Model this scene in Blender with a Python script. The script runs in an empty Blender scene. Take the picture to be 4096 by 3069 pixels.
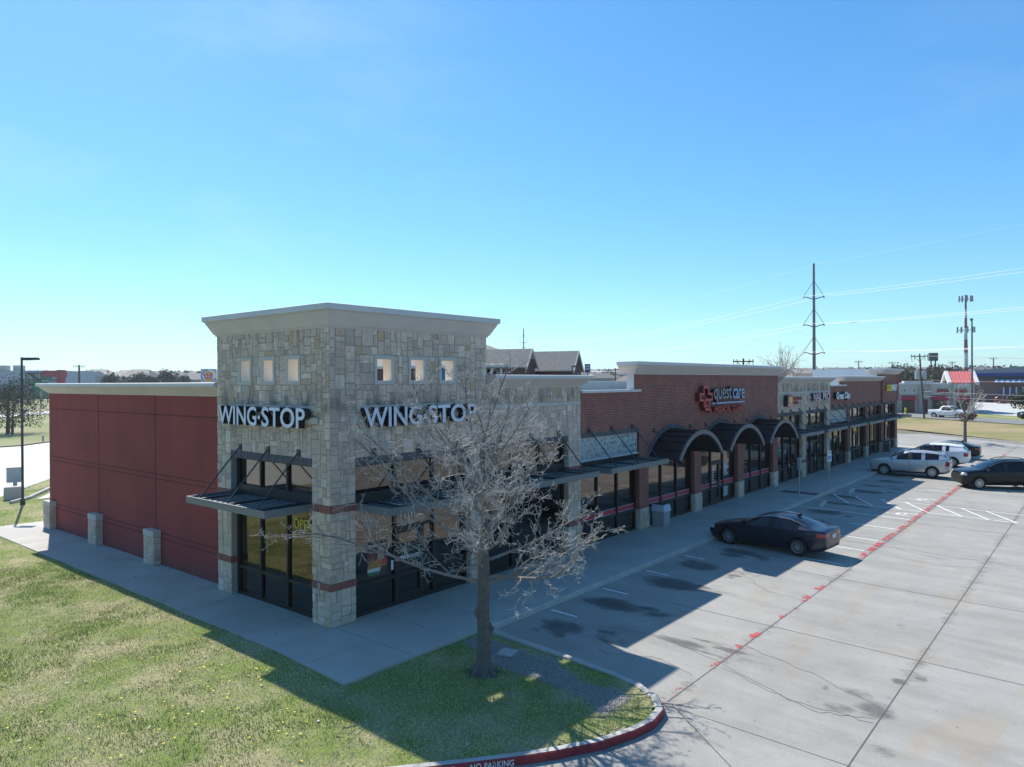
import bpy, bmesh, math, random
import numpy as np
from mathutils import Matrix, Vector
R = math.radians
random.seed(7); rng = np.random.default_rng(11)
sc = bpy.context.scene
col = sc.collection

# ---------------------------------------------------------------- materials
def nodes(name):
    m = bpy.data.materials.new(name); m.use_nodes = True
    nt = m.node_tree; nt.nodes.clear()
    out = nt.nodes.new('ShaderNodeOutputMaterial')
    b = nt.nodes.new('ShaderNodeBsdfPrincipled')
    nt.links.new(b.outputs[0], out.inputs[0])
    return m, nt, b, out
def N(nt, t, **kw):
    n = nt.nodes.new(t)
    for k, v in kw.items():
        if k in ('operation', 'blend_type', 'data_type', 'noise_dimensions', 'feature', 'distance', 'attribute_name', 'offset', 'offset_frequency', 'squash', 'bands_direction', 'wave_type'):
            setattr(n, k, v)
        else:
            n.inputs[k].default_value = v
    return n
def L(nt, a, b): nt.links.new(a, b)
def c4(c): return (c[0], c[1], c[2], 1.0)
def pos(nt): return nt.nodes.new('ShaderNodeNewGeometry').outputs['Position']
def mixc(nt, fac, a, b, blend='MIX'):
    n = nt.nodes.new('ShaderNodeMix'); n.data_type = 'RGBA'; n.blend_type = blend
    for s, v in ((0, fac), (6, a), (7, b)):
        if isinstance(v, (int, float)): n.inputs[s].default_value = v
        elif isinstance(v, tuple): n.inputs[s].default_value = c4(v)
        else: L(nt, v, n.inputs[s])
    return n.outputs[2]
def mth(nt, op, a, b=0.0, clamp=False):
    n = nt.nodes.new('ShaderNodeMath'); n.operation = op; n.use_clamp = clamp
    for s, v in ((0, a), (1, b)):
        if isinstance(v, (int, float)): n.inputs[s].default_value = v
        else: L(nt, v, n.inputs[s])
    return n.outputs[0]
def ramp(nt, v, stops):
    n = nt.nodes.new('ShaderNodeValToRGB'); e = n.color_ramp.elements
    while len(e) < len(stops): e.new(0.5)
    for k, (p, c) in enumerate(stops):
        e[k].position = p; e[k].color = c4(c) if isinstance(c, tuple) else (c, c, c, 1)
    L(nt, v, n.inputs[0]); return n.outputs[0]
def noise(nt, scale, detail=4, rough=.55, vec=None, stretch=None):
    v = vec if vec is not None else pos(nt)
    if stretch:
        mp = nt.nodes.new('ShaderNodeMapping'); mp.inputs['Scale'].default_value = stretch; L(nt, v, mp.inputs[0]); v = mp.outputs[0]
    n = nt.nodes.new('ShaderNodeTexNoise'); n.inputs['Scale'].default_value = scale
    n.inputs['Detail'].default_value = detail; n.inputs['Roughness'].default_value = rough
    L(nt, v, n.inputs['Vector']); return n.outputs['Fac']
def bump(nt, b, h, strength=.3, dist=.02):
    n = nt.nodes.new('ShaderNodeBump'); n.inputs['Strength'].default_value = strength; n.inputs['Distance'].default_value = dist
    L(nt, h, n.inputs['Height']); L(nt, n.outputs[0], b.inputs['Normal'])
MATS = {}
def mk(name, c, rough=.7, var=.12, scale=2.5, metal=0.0, bmp=0.0, coat=0.0, spec=.5, attr=False, fine=0.0):
    if name in MATS: return MATS[name]
    m, nt, b, out = nodes(name)
    n = noise(nt, scale)
    cr = ramp(nt, n, [(.25, tuple(x * (1 - var) for x in c)), (.75, tuple(min(1, x * (1 + var)) for x in c))])
    if fine:
        f = noise(nt, 60, 3); cr = mixc(nt, 1.0, cr, ramp(nt, f, [(.3, 1 - fine), (.7, 1 + fine)]), 'MULTIPLY')
    if attr:
        a = N(nt, 'ShaderNodeAttribute', attribute_name='col'); cr = mixc(nt, 1.0, cr, a.outputs['Color'], 'MULTIPLY')
    L(nt, cr, b.inputs['Base Color'])
    b.inputs['Roughness'].default_value = rough; b.inputs['Metallic'].default_value = metal
    b.inputs['Specular IOR Level'].default_value = spec
    if coat: b.inputs['Coat Weight'].default_value = coat; b.inputs['Coat Roughness'].default_value = .04
    if bmp: bump(nt, b, noise(nt, scale * 12, 3), bmp, .02)
    MATS[name] = m; return m

def make_brick():
    m, nt, b, out = nodes('red_brick')
    sep = nt.nodes.new('ShaderNodeSeparateXYZ'); L(nt, pos(nt), sep.inputs[0])
    u = mth(nt, 'ADD', sep.outputs[0], sep.outputs[1])
    cmb = nt.nodes.new('ShaderNodeCombineXYZ'); L(nt, u, cmb.inputs[0]); L(nt, sep.outputs[2], cmb.inputs[1])
    br = nt.nodes.new('ShaderNodeTexBrick'); L(nt, cmb.outputs[0], br.inputs[0])
    br.inputs['Color1'].default_value = (.27, .066, .045, 1); br.inputs['Color2'].default_value = (.17, .043, .032, 1)
    br.inputs['Mortar'].default_value = (.36, .27, .22, 1); br.inputs['Scale'].default_value = 1.0
    br.inputs['Mortar Size'].default_value = .0065; br.inputs['Brick Width'].default_value = .215; br.inputs['Row Height'].default_value = .0675
    br.inputs['Bias'].default_value = -.1
    n = noise(nt, 1.3, 5); cc = mixc(nt, 1.0, br.outputs['Color'], ramp(nt, n, [(.3, .8), (.7, 1.15)]), 'MULTIPLY')
    L(nt, cc, b.inputs['Base Color']); b.inputs['Roughness'].default_value = .85
    bump(nt, b, mth(nt, 'SUBTRACT', 1.0, br.outputs['Fac']), .5, .008)
    MATS['red_brick'] = m; return m
def make_soldier(name, c1, c2, mortar, bw=.0675):
    m, nt, b, out = nodes(name)
    sep = nt.nodes.new('ShaderNodeSeparateXYZ'); L(nt, pos(nt), sep.inputs[0])
    u = mth(nt, 'ADD', sep.outputs[0], sep.outputs[1])
    cmb = nt.nodes.new('ShaderNodeCombineXYZ'); L(nt, u, cmb.inputs[0]); cmb.inputs[1].default_value = .5
    br = nt.nodes.new('ShaderNodeTexBrick'); br.offset = 0.0; L(nt, cmb.outputs[0], br.inputs[0])
    for k, v in (('Color1', c1), ('Color2', c2), ('Mortar', mortar)): br.inputs[k].default_value = c4(v)
    br.inputs['Scale'].default_value = 1.0; br.inputs['Mortar Size'].default_value = .007
    br.inputs['Brick Width'].default_value = bw; br.inputs['Row Height'].default_value = 1.0
    n = noise(nt, 3, 4); cc = mixc(nt, 1.0, br.outputs['Color'], ramp(nt, n, [(.3, .85), (.7, 1.15)]), 'MULTIPLY')
    L(nt, cc, b.inputs['Base Color']); b.inputs['Roughness'].default_value = .85
    MATS[name] = m; return m
def make_stone():
    m, nt, b, out = nodes('limestone_block')
    a = N(nt, 'ShaderNodeAttribute', attribute_name='col')
    p = pos(nt)
    n1 = noise(nt, 9, 5, .65); n2 = noise(nt, 1.1, 3)
    cc = mixc(nt, 1.0, a.outputs['Color'], ramp(nt, n1, [(.25, .74), (.6, 1.04), (.8, 1.14)]), 'MULTIPLY')
    cc = mixc(nt, 1.0, cc, ramp(nt, n2, [(.3, .84), (.7, 1.1)]), 'MULTIPLY')
    # black rain stains above the sign band and below the small openings
    sep = nt.nodes.new('ShaderNodeSeparateXYZ'); L(nt, p, sep.inputs[0])
    st = noise(nt, 1.7, 5, .62, stretch=(1, 1, .3))
    zb = ramp(nt, mth(nt, 'MULTIPLY', sep.outputs[2], .1), [(.555, 0.0), (.572, .95), (.6, .6), (.66, 0.0)])
    # stains run down from the bands, so blotchy
    s1 = mth(nt, 'MULTIPLY', ramp(nt, st, [(.44, 0.0), (.6, 1.0)]), zb)
    s2 = mth(nt, 'MULTIPLY', ramp(nt, noise(nt, .9, 6, .7, stretch=(1.5, 1.5, .6)), [(.57, 0.0), (.68, .55)]), 1.0)
    cc = mixc(nt, mth(nt, 'MULTIPLY', mth(nt, 'MAXIMUM', s1, s2), .8), cc, (.05, .052, .055))
    L(nt, cc, b.inputs['Base Color']); b.inputs['Roughness'].default_value = .9
    bump(nt, b, noise(nt, 22, 5, .7), .5, .02)
    MATS['limestone_block'] = m; return m
def make_glass(name, tint, refl, dark, rough=.012):
    m, nt, b, out = nodes(name)
    gl = nt.nodes.new('ShaderNodeBsdfGlossy'); gl.inputs['Roughness'].default_value = rough; gl.inputs['Color'].default_value = c4(tint)
    b.inputs['Base Color'].default_value = c4(dark); b.inputs['Roughness'].default_value = .1; b.inputs['Specular IOR Level'].default_value = .3
    fr = nt.nodes.new('ShaderNodeFresnel'); fr.inputs[0].default_value = 1.5
    f = mth(nt, 'ADD', fr.outputs[0], refl, True)
    w = nt.nodes.new('ShaderNodeBump'); w.inputs['Strength'].default_value = .02; w.inputs['Distance'].default_value = .01
    L(nt, noise(nt, .7, 2), w.inputs['Height']); L(nt, w.outputs[0], gl.inputs['Normal'])
    mx = nt.nodes.new('ShaderNodeMixShader'); L(nt, f, mx.inputs[0]); L(nt, b.outputs[0], mx.inputs[1]); L(nt, gl.outputs[0], mx.inputs[2])
    L(nt, mx.outputs[0], out.inputs[0]); MATS[name] = m; return m
def make_lot():
    m, nt, b, out = nodes('lot_concrete')
    p = pos(nt)
    big = noise(nt, .16, 5, .6); mid = noise(nt, 1.1, 5, .65); fine = noise(nt, 26, 4, .7)
    strk = noise(nt, .9, 5, .62, stretch=(1.6, .22, 1))
    base = ramp(nt, mid, [(.2, (.29, .276, .25)), (.8, (.37, .355, .322))])
    base = mixc(nt, 1.0, base, ramp(nt, big, [(.3, .9), (.7, 1.08)]), 'MULTIPLY')
    base = mixc(nt, 1.0, base, ramp(nt, strk, [(.33, .88), (.6, 1.04)]), 'MULTIPLY')
    base = mixc(nt, 1.0, base, ramp(nt, fine, [(.3, .88), (.65, 1.06)]), 'MULTIPLY')
    rust = mth(nt, 'MULTIPLY', ramp(nt, noise(nt, .55, 5, .6, stretch=(.55, 1.6, 1)), [(.55, 0.0), (.72, 1.0)]), .4)
    base = mixc(nt, rust, base, (.33, .245, .16))
    spots = nt.nodes.new('ShaderNodeTexVoronoi'); spots.inputs['Scale'].default_value = 2.3; L(nt, p, spots.inputs['Vector'])
    sp = ramp(nt, spots.outputs['Distance'], [(.045, .7), (.085, 0.0)])
    base = mixc(nt, sp, base, (.14, .13, .12))
    a = N(nt, 'ShaderNodeAttribute', attribute_name='stain')
    nn = noise(nt, 3.2, 6, .7, stretch=(1.4, .7, 1))
    s = ramp(nt, mth(nt, 'ADD', a.outputs['Fac'], mth(nt, 'MULTIPLY', mth(nt, 'SUBTRACT', nn, .5), 1.1)), [(.3, 0.0), (.62, .8), (.95, 1.0)]); s = mth(nt, 'MULTIPLY', s, ramp(nt, a.outputs['Fac'], [(.02, 0.0), (.2, 1.0)]))
    base = mixc(nt, mth(nt, 'MULTIPLY', s, .82), base, (.06, .057, .053))
    L(nt, base, b.inputs['Base Color']); b.inputs['Roughness'].default_value = .8; b.inputs['Specular IOR Level'].default_value = .3
    bump(nt, b, fine, .25, .008)
    MATS['lot_concrete'] = m; return m
def make_lawn(name, green, dry, lo=.42, hi=.62, scale=.55):
    m, nt, b, out = nodes(name)
    n = noise(nt, scale, 6, .65); f = noise(nt, 14, 5, .75)
    cc = mixc(nt, ramp(nt, n, [(lo, 0.0), (hi, 1.0)]), green, dry)
    a = N(nt, 'ShaderNodeAttribute', attribute_name='bare'); cc = mixc(nt, a.outputs['Fac'], cc, (.3, .28, .25))
    cc = mixc(nt, 1.0, cc, ramp(nt, f, [(.25, .55), (.75, 1.35)]), 'MULTIPLY')
    L(nt, cc, b.inputs['Base Color']); b.inputs['Roughness'].default_value = .95; b.inputs['Specular IOR Level'].default_value = .1
    bump(nt, b, f, .8, .05); MATS[name] = m; return m
def make_paint(name, c, lo, hi, scale=5):
    m, nt, b, out = nodes(name)
    b.inputs['Base Color'].default_value = c4(c); b.inputs['Roughness'].default_value = .7
    tr = nt.nodes.new('ShaderNodeBsdfTransparent'); mx = nt.nodes.new('ShaderNodeMixShader')
    L(nt, ramp(nt, noise(nt, scale, 6, .75), [(lo, 0.0), (hi, 1.0)]), mx.inputs[0]); L(nt, tr.outputs[0], mx.inputs[1]); L(nt, b.outputs[0], mx.inputs[2])
    L(nt, mx.outputs[0], out.inputs[0]); MATS[name] = m; return m
def make_attr(name, rough=.9, spec=.15, trans=0.0):
    m, nt, b, out = nodes(name)
    a = N(nt, 'ShaderNodeAttribute', attribute_name='col'); L(nt, a.outputs['Color'], b.inputs['Base Color'])
    b.inputs['Roughness'].default_value = rough; b.inputs['Specular IOR Level'].default_value = spec
    MATS[name] = m; return m
make_brick(); make_stone(); make_lot(); make_attr('leaf_colours'); make_attr('mixed_colours', .75, .3)
make_soldier('soldier_red', (.25, .065, .046), (.16, .045, .034), (.36, .25, .2))
make_soldier('soldier_grey', (.095, .095, .1), (.06, .06, .065), (.16, .16, .16))
make_glass('bronze_glass', (.56, .5, .42), .135, (.006, .006, .006))
make_glass('clear_glass', (.8, .85, .9), .22, (.02, .04, .05))
make_glass('car_glass', (.42, .46, .5), .0, (.004, .005, .006))
make_lawn('lawn_soil', (.21, .26, .07), (.38, .34, .19))
make_lawn('verge_grass', (.15, .19, .05), (.36, .28, .16), .3, .55, .09)
make_lawn('field_grass', (.22, .27, .1), (.4, .35, .23), .35, .6, .03)
make_paint('worn_red', (.5, .05, .065), .46, .56, 3.2)
make_paint('faint_red', (.5, .06, .07), .555, .61, 2.1)
make_paint('worn_white', (.78, .78, .76), .33, .45, 4)
MORTAR = mk('mortar', (.33, .31, .28), .95, .15, 5)
TRIM = mk('cast_stone', (.5, .465, .42), .9, .1, 2, fine=.06)
CREAM = mk('cream_stucco', (.56, .51, .465), .9, .07, 1.2, fine=.05)
CAP = mk('metal_coping', (.56, .56, .55), .55, .08, 1.5, spec=.4)
def make_stucco():
    m, nt, b, out = nodes('red_stucco')
    cc = ramp(nt, noise(nt, .5, 5, .6), [(.3, (.225, .044, .04)), (.7, (.30, .058, .05))])
    cc = mixc(nt, 1.0, cc, ramp(nt, noise(nt, 1.4, 5, .65, stretch=(1, 2.2, .12)), [(.35, .92), (.65, 1.04)]), 'MULTIPLY')
    cc = mixc(nt, 1.0, cc, ramp(nt, noise(nt, 55, 3), [(.3, .88), (.7, 1.1)]), 'MULTIPLY')
    sep = nt.nodes.new('ShaderNodeSeparateXYZ'); L(nt, pos(nt), sep.inputs[0])
    dirt = mth(nt, 'MULTIPLY', ramp(nt, sep.outputs[2], [(.05, .75), (.55, 0.0)]), ramp(nt, noise(nt, 2.2, 5, .7), [(.4, 0.0), (.65, 1.0)]))
    L(nt, mixc(nt, dirt, cc, (.12, .075, .065)), b.inputs['Base Color']); b.inputs['Roughness'].default_value = .92
    bump(nt, b, noise(nt, 40, 4, .7), .35, .02); MATS['red_stucco'] = m; return m
REDST = make_stucco()
GROOVE = mk('dark_groove', (.06, .02, .02), .95)
FRAME = mk('bronze_frame', (.016, .015, .014), .45, .1)
STEEL = mk('canopy_steel', (.135, .155, .16), .5, .08, 3)
DECK = mk('deck_metal', (.2, .24, .25), .45, .15, 4, metal=.3)
DARKST = mk('dark_steel', (.035, .037, .04), .5)
ARCHM = mk('arch_metal', (.022, .022, .024), .45, .25, 2)
ARCHF = mk('arch_fascia', (.12, .125, .13), .5, .08)
WALK = mk('walk_concrete', (.43, .405, .36), .85, .12, .7, bmp=.15, fine=.12)
KERB = mk('kerb_concrete', (.42, .405, .37), .9, .16, 2.5, bmp=.2, fine=.1)
REDK = mk('red_kerb_paint', (.27, .03, .035), .75, .3, 3, fine=.15)
JOINT = mk('joint_dark', (.1, .094, .088), .95)
WHITE = mk('white_plastic', (.78, .8, .83), .5, .03)
BLACK = mk('black_return', (.012, .012, .013), .5)
ROOFM = mk('roof_membrane', (.45, .45, .44), .9, .12, .5)
GREYP = mk('grey_parapet', (.4, .42, .4), .9, .1, 1)
WHITEM = mk('white_siding', (.66, .69, .7), .6, .08, 1)
BARK = mk('bark', (.135, .12, .105), .95, .3, 9, bmp=.6)
TWIG_SUNLIT = mk('twig', (.46, .43, .39), .85, .2, 6)  # pale tone has the sunlight on the twigs painted in
RUBBER = mk('tyre_rubber', (.013, .013, .013), .85)
RIM = mk('alloy', (.5, .5, .52), .3, .05, metal=.9)
CHROME = mk('chrome', (.7, .7, .72), .15, .03, metal=1.0)
TRIMB = mk('black_trim', (.012, .012, .012), .6)
REDL = mk('red_lens', (.3, .012, .015), .2, .05, coat=.5)
CLEARL = mk('clear_lens', (.55, .56, .58), .15, .05, coat=.5)
AMBER = mk('amber_lens', (.5, .16, .03), .25)
GALV = mk('galvanised', (.34, .35, .36), .5, .1, metal=.4)
WOODP = mk('pole_wood', (.09, .07, .055), .9, .3, 6)
SHINGLE = mk('shingle', (.27, .245, .215), .95, .2, 3, fine=.25)
PALE = mk('pale_wall', (.55, .54, .5), .85, .05)
DARKW = mk('dark_window', (.02, .022, .025), .2)
YELLOW = mk('yellow_paint', (.75, .55, .03), .6)

# ---------------------------------------------------------------- mesh helpers
class MB:
    def __init__(s): s.v = []; s.f = []; s.m = []; s.c = []
    def face(s, pts, mi=0, c=None):
        n = len(s.v); s.v += [tuple(p) for p in pts]; s.f.append(tuple(range(n, n + len(pts)))); s.m.append(mi); s.c.append(c or (1, 1, 1))
    def add(s, vs, fs, mi=0, c=None):
        n = len(s.v); s.v += [tuple(p) for p in vs]
        for f in fs: s.f.append(tuple(n + i for i in f)); s.m.append(mi); s.c.append(c or (1, 1, 1))
    def hexa(s, p, mi=0, c=None):
        s.add(p, [(0, 3, 2, 1), (4, 5, 6, 7), (0, 1, 5, 4), (1, 2, 6, 5), (2, 3, 7, 6), (3, 0, 4, 7)], mi, c)
    def box(s, x0, x1, y0, y1, z0, z1, mi=0, c=None):
        s.hexa([(x0, y0, z0), (x1, y0, z0), (x1, y1, z0), (x0, y1, z0), (x0, y0, z1), (x1, y0, z1), (x1, y1, z1), (x0, y1, z1)], mi, c)
    def prism(s, poly, z0, z1, mi=0, c=None):
        n = len(poly); vs = [(x, y, z0) for x, y in poly] + [(x, y, z1) for x, y in poly]
        s.add(vs, [tuple(range(n))[::-1], tuple(range(n, 2 * n))] + [(i, (i + 1) % n, n + (i + 1) % n, n + i) for i in range(n)], mi, c)
    def tube(s, pts, rads, k=6, mi=0, cap=True, c=None):
        pts = [Vector(p) for p in pts]
        if isinstance(rads, (int, float)): rads = [rads] * len(pts)
        n0 = len(s.v); ref = None
        for i, p in enumerate(pts):
            d = (pts[min(i + 1, len(pts) - 1)] - pts[max(i - 1, 0)])
            if d.length < 1e-9: d = Vector((0, 0, 1))
            d.normalize()
            if ref is None: ref = Vector((0, 0, 1)) if abs(d.z) < .9 else Vector((1, 0, 0))
            a = d.cross(ref); a.normalize(); bb = d.cross(a)
            ref = -bb if False else ref
            for j in range(k):
                t = 2 * math.pi * j / k
                s.v.append(tuple(p + (a * math.cos(t) + bb * math.sin(t)) * rads[i]))
        for i in range(len(pts) - 1):
            for j in range(k):
                s.f.append((n0 + i * k + j, n0 + i * k + (j + 1) % k, n0 + (i + 1) * k + (j + 1) % k, n0 + (i + 1) * k + j)); s.m.append(mi); s.c.append(c or (1, 1, 1))
        if cap:
            s.f.append(tuple(n0 + j for j in range(k))); s.m.append(mi); s.c.append(c or (1, 1, 1))
            e = n0 + (len(pts) - 1) * k; s.f.append(tuple(e + j for j in range(k))[::-1]); s.m.append(mi); s.c.append(c or (1, 1, 1))
    def lathe(s, prof, center, axis='z', k=24, mi=0):
        n0 = len(s.v); cx, cy, cz = center
        for r, h in prof:
            for j in range(k):
                t = 2 * math.pi * j / k; a, b = r * math.cos(t), r * math.sin(t)
                s.v.append((cx + a, cy + b, cz + h) if axis == 'z' else ((cx + a, cy + h, cz + b) if axis == 'y' else (cx + h, cy + a, cz + b)))
        for i in range(len(prof) - 1):
            for j in range(k):
                s.f.append((n0 + i * k + j, n0 + i * k + (j + 1) % k, n0 + (i + 1) * k + (j + 1) % k, n0 + (i + 1) * k + j)); s.m.append(mi); s.c.append((1, 1, 1))
    def build(s, name, mats, parent=None, smooth=False, loc=None, rz=None):
        if not isinstance(mats, (list, tuple)): mats = [mats]
        me = bpy.data.meshes.new(name); me.from_pydata(s.v, [], s.f)
        for m in mats: me.materials.append(MATS[m] if isinstance(m, str) else m)
        if len(mats) > 1: me.polygons.foreach_set('material_index', s.m)
        if any(c != (1, 1, 1) for c in s.c):
            at = me.attributes.new('col', 'FLOAT_COLOR', 'FACE')
            at.data.foreach_set('color', np.array([(c[0], c[1], c[2], 1.0) for c in s.c], np.float32).ravel())
        if smooth: me.polygons.foreach_set('use_smooth', [True] * len(me.polygons))
        me.update()
        o = bpy.data.objects.new(name, me); col.objects.link(o)
        if parent: o.parent = parent
        if loc is not None: o.location = loc
        if rz is not None: o.rotation_euler = (0, 0, rz)
        return o
def tag(o, label=None, cat=None, group=None, kind=None):
    for k, v in (('label', label), ('category', cat), ('group', group), ('kind', kind)):
        if v: o[k] = v
    return o
def empty(name, label, cat, loc=(0, 0, 0), rz=0.0, group=None):
    o = bpy.data.objects.new(name, None); col.objects.link(o); o.location = loc; o.rotation_euler = (0, 0, rz); o.empty_display_size = .3
    return tag(o, label, cat, group)
def mesh_obj(me, name, parent=None):
    o = bpy.data.objects.new(name, me); col.objects.link(o)
    if parent: o.parent = parent
    return o
def copy_tree(o, parent=None):
    c = o.copy(); col.objects.link(c)
    if parent: c.parent = parent
    for ch in [x for x in bpy.data.objects if x.parent == o]: copy_tree(ch, c)
    return c
def struct(o): o['kind'] = 'structure'; return o

# text: returns list of (verts, faces) islands grouped into letters, in a unit frame x right, y up, z out
def text_letters(s, w, h, depth, bold=0.0, shear=0.0, each=True, space=1.0):
    cu = bpy.data.curves.new('lettering', 'FONT'); cu.body = s; cu.size = 1; cu.extrude = .05; cu.offset = bold; cu.shear = shear
    cu.resolution_u = 3; cu.space_character = space
    ob = bpy.data.objects.new('lettering', cu); col.objects.link(ob)
    dg = bpy.context.evaluated_depsgraph_get(); me = bpy.data.meshes.new_from_object(ob.evaluated_get(dg))
    bpy.data.objects.remove(ob); bpy.data.curves.remove(cu)
    V = np.array([v.co[:] for v in me.vertices]); F = [tuple(p.vertices) for p in me.polygons]; bpy.data.meshes.remove(me)
    mn, mx = V.min(0), V.max(0)
    V[:, 0] = (V[:, 0] - mn[0]) / (mx[0] - mn[0]) * w; V[:, 1] = (V[:, 1] - mn[1]) / (mx[1] - mn[1]) * h; V[:, 2] = (V[:, 2] - mn[2]) / (mx[2] - mn[2]) * depth
    if not each: return [(V, F)]
    par = list(range(len(V)))
    def fd(a):
        while par[a] != a: par[a] = par[par[a]]; a = par[a]
        return a
    key = {}
    for i, p in enumerate(np.round(V, 5)):
        k = tuple(p)
        if k in key: par[fd(i)] = fd(key[k])
        else: key[k] = i
    for f in F:
        for a in f[1:]: par[fd(a)] = fd(f[0])
    g = {}
    for f in F: g.setdefault(fd(f[0]), []).append(f)
    items = []
    for fs in g.values():
        ids = sorted({a for f in fs for a in f}); xs = V[ids, 0]; items.append([xs.min(), xs.max(), fs])
    items.sort(key=lambda t: t[0]); out = []
    for it in items:
        if out and not shear and it[0] < out[-1][1] - .3 * (it[1] - it[0]): out[-1][1] = max(out[-1][1], it[1]); out[-1][2] += it[2]
        else: out.append(it)
    return [(V, it[2]) for it in out]
def wallmap(side):
    if side == 'front': return lambda u, d, v: (u, -d, v)
    return lambda u, d, v: (-d, -u, v)
def put_text(s, P, u, v, w, h, depth, d0, mats, name='letter', parent=None, bold=0.0, shear=0.0, each=True, space=1.0):
    res = []
    for V, F in text_letters(s, w, h, depth, bold, shear, each, space):
        mb = MB(); used = {}
        for f in F:
            pts = [V[i] for i in f]; zs = [p[2] for p in pts]
            front = min(zs) > depth * .9
            mb.face([P(u + p[0], d0 + p[2], v + p[1]) for p in pts], 0 if front else 1)
        res.append(mb.build(name, mats, parent))
    return res
def fbox(mb, P, u0, u1, d0, d1, v0, v1, mi=0, c=None):
    mb.hexa([P(u0, d0, v0), P(u1, d0, v0), P(u1, d1, v0), P(u0, d1, v0), P(u0, d0, v1), P(u1, d0, v1), P(u1, d1, v1), P(u0, d1, v1)], mi, c)
SKY_STRENGTH, SUN_STRENGTH, EXPOSURE, HAZE = .092, 3.8, .82, .0002
# ---------------------------------------------------------------- setting: ground
CAMX, CAMY, CAMZ = -11.4633, -15.6062, 6.4
def h_far(r): return max(0.0, r - 85) * .0145
def zlot(y): return -.15 - .023 * min(max(0.0, -3.1 - y), 11.0)
def zlawn(y): return -.03 + .012 * min(y, 0.0)
def vnoise(x, y, seed):
    g = np.random.default_rng(seed).random((64, 64)); xi = np.floor(x).astype(int); yi = np.floor(y).astype(int); fx = x - xi; fy = y - yi
    fx = fx * fx * (3 - 2 * fx); fy = fy * fy * (3 - 2 * fy); a = lambda i, j: g[(xi + i) % 64, (yi + j) % 64]
    return (a(0, 0) * (1 - fx) + a(1, 0) * fx) * (1 - fy) + (a(0, 1) * (1 - fx) + a(1, 1) * fx) * fy
def fbm(x, y, seed, o=4): return sum(vnoise(x * 2 ** k, y * 2 ** k, seed + k) / 2 ** (k + 1) for k in range(o))
def grid_obj(name, X, Y, Z, mat, keep=None, attr=None, smooth=True):
    ny, nx = X.shape; V = np.stack([X.ravel(), Y.ravel(), Z.ravel()], 1)
    i = np.arange(ny * nx).reshape(ny, nx); q = np.stack([i[:-1, :-1], i[:-1, 1:], i[1:, 1:], i[1:, :-1]], -1).reshape(-1, 4)
    if keep is not None: q = q[keep.ravel()]
    me = bpy.data.meshes.new(name); me.vertices.add(len(V)); me.vertices.foreach_set('co', V.astype(np.float32).ravel())
    me.loops.add(len(q) * 4); me.loops.foreach_set('vertex_index', q.ravel().astype(np.int32))
    me.polygons.add(len(q)); me.polygons.foreach_set('loop_start', np.arange(0, len(q) * 4, 4, dtype=np.int32))
    me.polygons.foreach_set('use_smooth', np.full(len(q), smooth)); me.update(calc_edges=True)
    me.materials.append(MATS[mat] if isinstance(mat, str) else mat)
    if attr is not None:
        a = me.attributes.new(attr[0], 'FLOAT', 'POINT'); a.data.foreach_set('value', attr[1].astype(np.float32).ravel())
    return mesh_obj(me, name)
def inside(px, py, poly):
    r = np.zeros(px.shape, bool); n = len(poly)
    for i in range(n):
        x0, y0 = poly[i]; x1, y1 = poly[(i + 1) % n]
        c = ((y0 > py) != (y1 > py)) & (px < (x1 - x0) * (py - y0) / (y1 - y0 + 1e-12) + x0); r ^= c
    return r
# base ground: a polar sheet to the horizon, rising gently with distance, low hills far out
rad = np.concatenate([np.arange(0, 130, 2.5), np.geomspace(130, 6000, 70)]); ang = np.linspace(0, 2 * np.pi, 361)
A, Rr = np.meshgrid(ang, rad); GX = CAMX + Rr * np.cos(A); GY = CAMY + Rr * np.sin(A)
GZ = -.1 + np.maximum(0, Rr - 85) * .0145 * np.where(Rr > 1400, 1400 / np.maximum(Rr, 1), 1)
GZ += np.where(GY < -3.0, -.05 - .023 * np.clip(-3.0 - GY, 0, 11) - .02, 0) * (Rr < 100)
GZ += np.clip((Rr - 900) / 500, 0, 1) * (fbm(GX / 420 + 9, GY / 420 + 3, 5) * 16 - 5)
GZ -= .6 * np.clip((101 - Rr) / 5, 0, 1)
GZ = np.where(Rr > 1750, GZ - (Rr - 1750) * .02, GZ)
m, nt, b, out = nodes('countryside')
n1 = noise(nt, .012, 6, .65); n2 = noise(nt, .16, 5, .7)
cc = ramp(nt, n1, [(.35, (.06, .065, .04)), (.5, (.2, .18, .12)), (.62, (.1, .12, .06)), (.75, (.26, .22, .16))])
cc = mixc(nt, 1.0, cc, ramp(nt, n2, [(.3, .6), (.7, 1.3)]), 'MULTIPLY'); L(nt, cc, b.inputs['Base Color']); b.inputs['Roughness'].default_value = .95
struct(grid_obj('ground', GX, GY, GZ, m))

# kerb line of the grass island (inner edge of the parking lot)
KL = [(2.52, -3.15), (2.44, -4.6), (2.37, -5.95), (2.27, -7.1), (2.14, -7.75), (1.86, -8.3), (1.45, -8.62), (.95, -8.7), (.45, -8.62), (-.35, -8.36), (-1.1, -7.95), (-1.7, -7.56), (-2.42, -7.03), (-3.4, -6.27), (-4.6, -5.3), (-6.6, -3.7), (-9.5, -1.4), (-16, 3.8), (-30, 15)]
LAWN_POLY = KL + [(-30, 28), (-6.5, 21.2), (1.5, 32.8), (4.6, 37), (6.2, 39.5), (9, 40), (9, 20.5), (-1.7, 20.5), (-1.75, -3.02), (2.5, -3.0)]
xs = np.arange(-24, 9, .15); ys = np.arange(-9, 40, .15); X, Y = np.meshgrid(xs, ys)
Z = -.03 + .012 * np.minimum(Y, 0) + (fbm(X / 1.5 + 30, Y / 1.5 + 20, 3) - .5) * .05
cx = X[:-1, :-1] + .075; cy = Y[:-1, :-1] + .075
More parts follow.
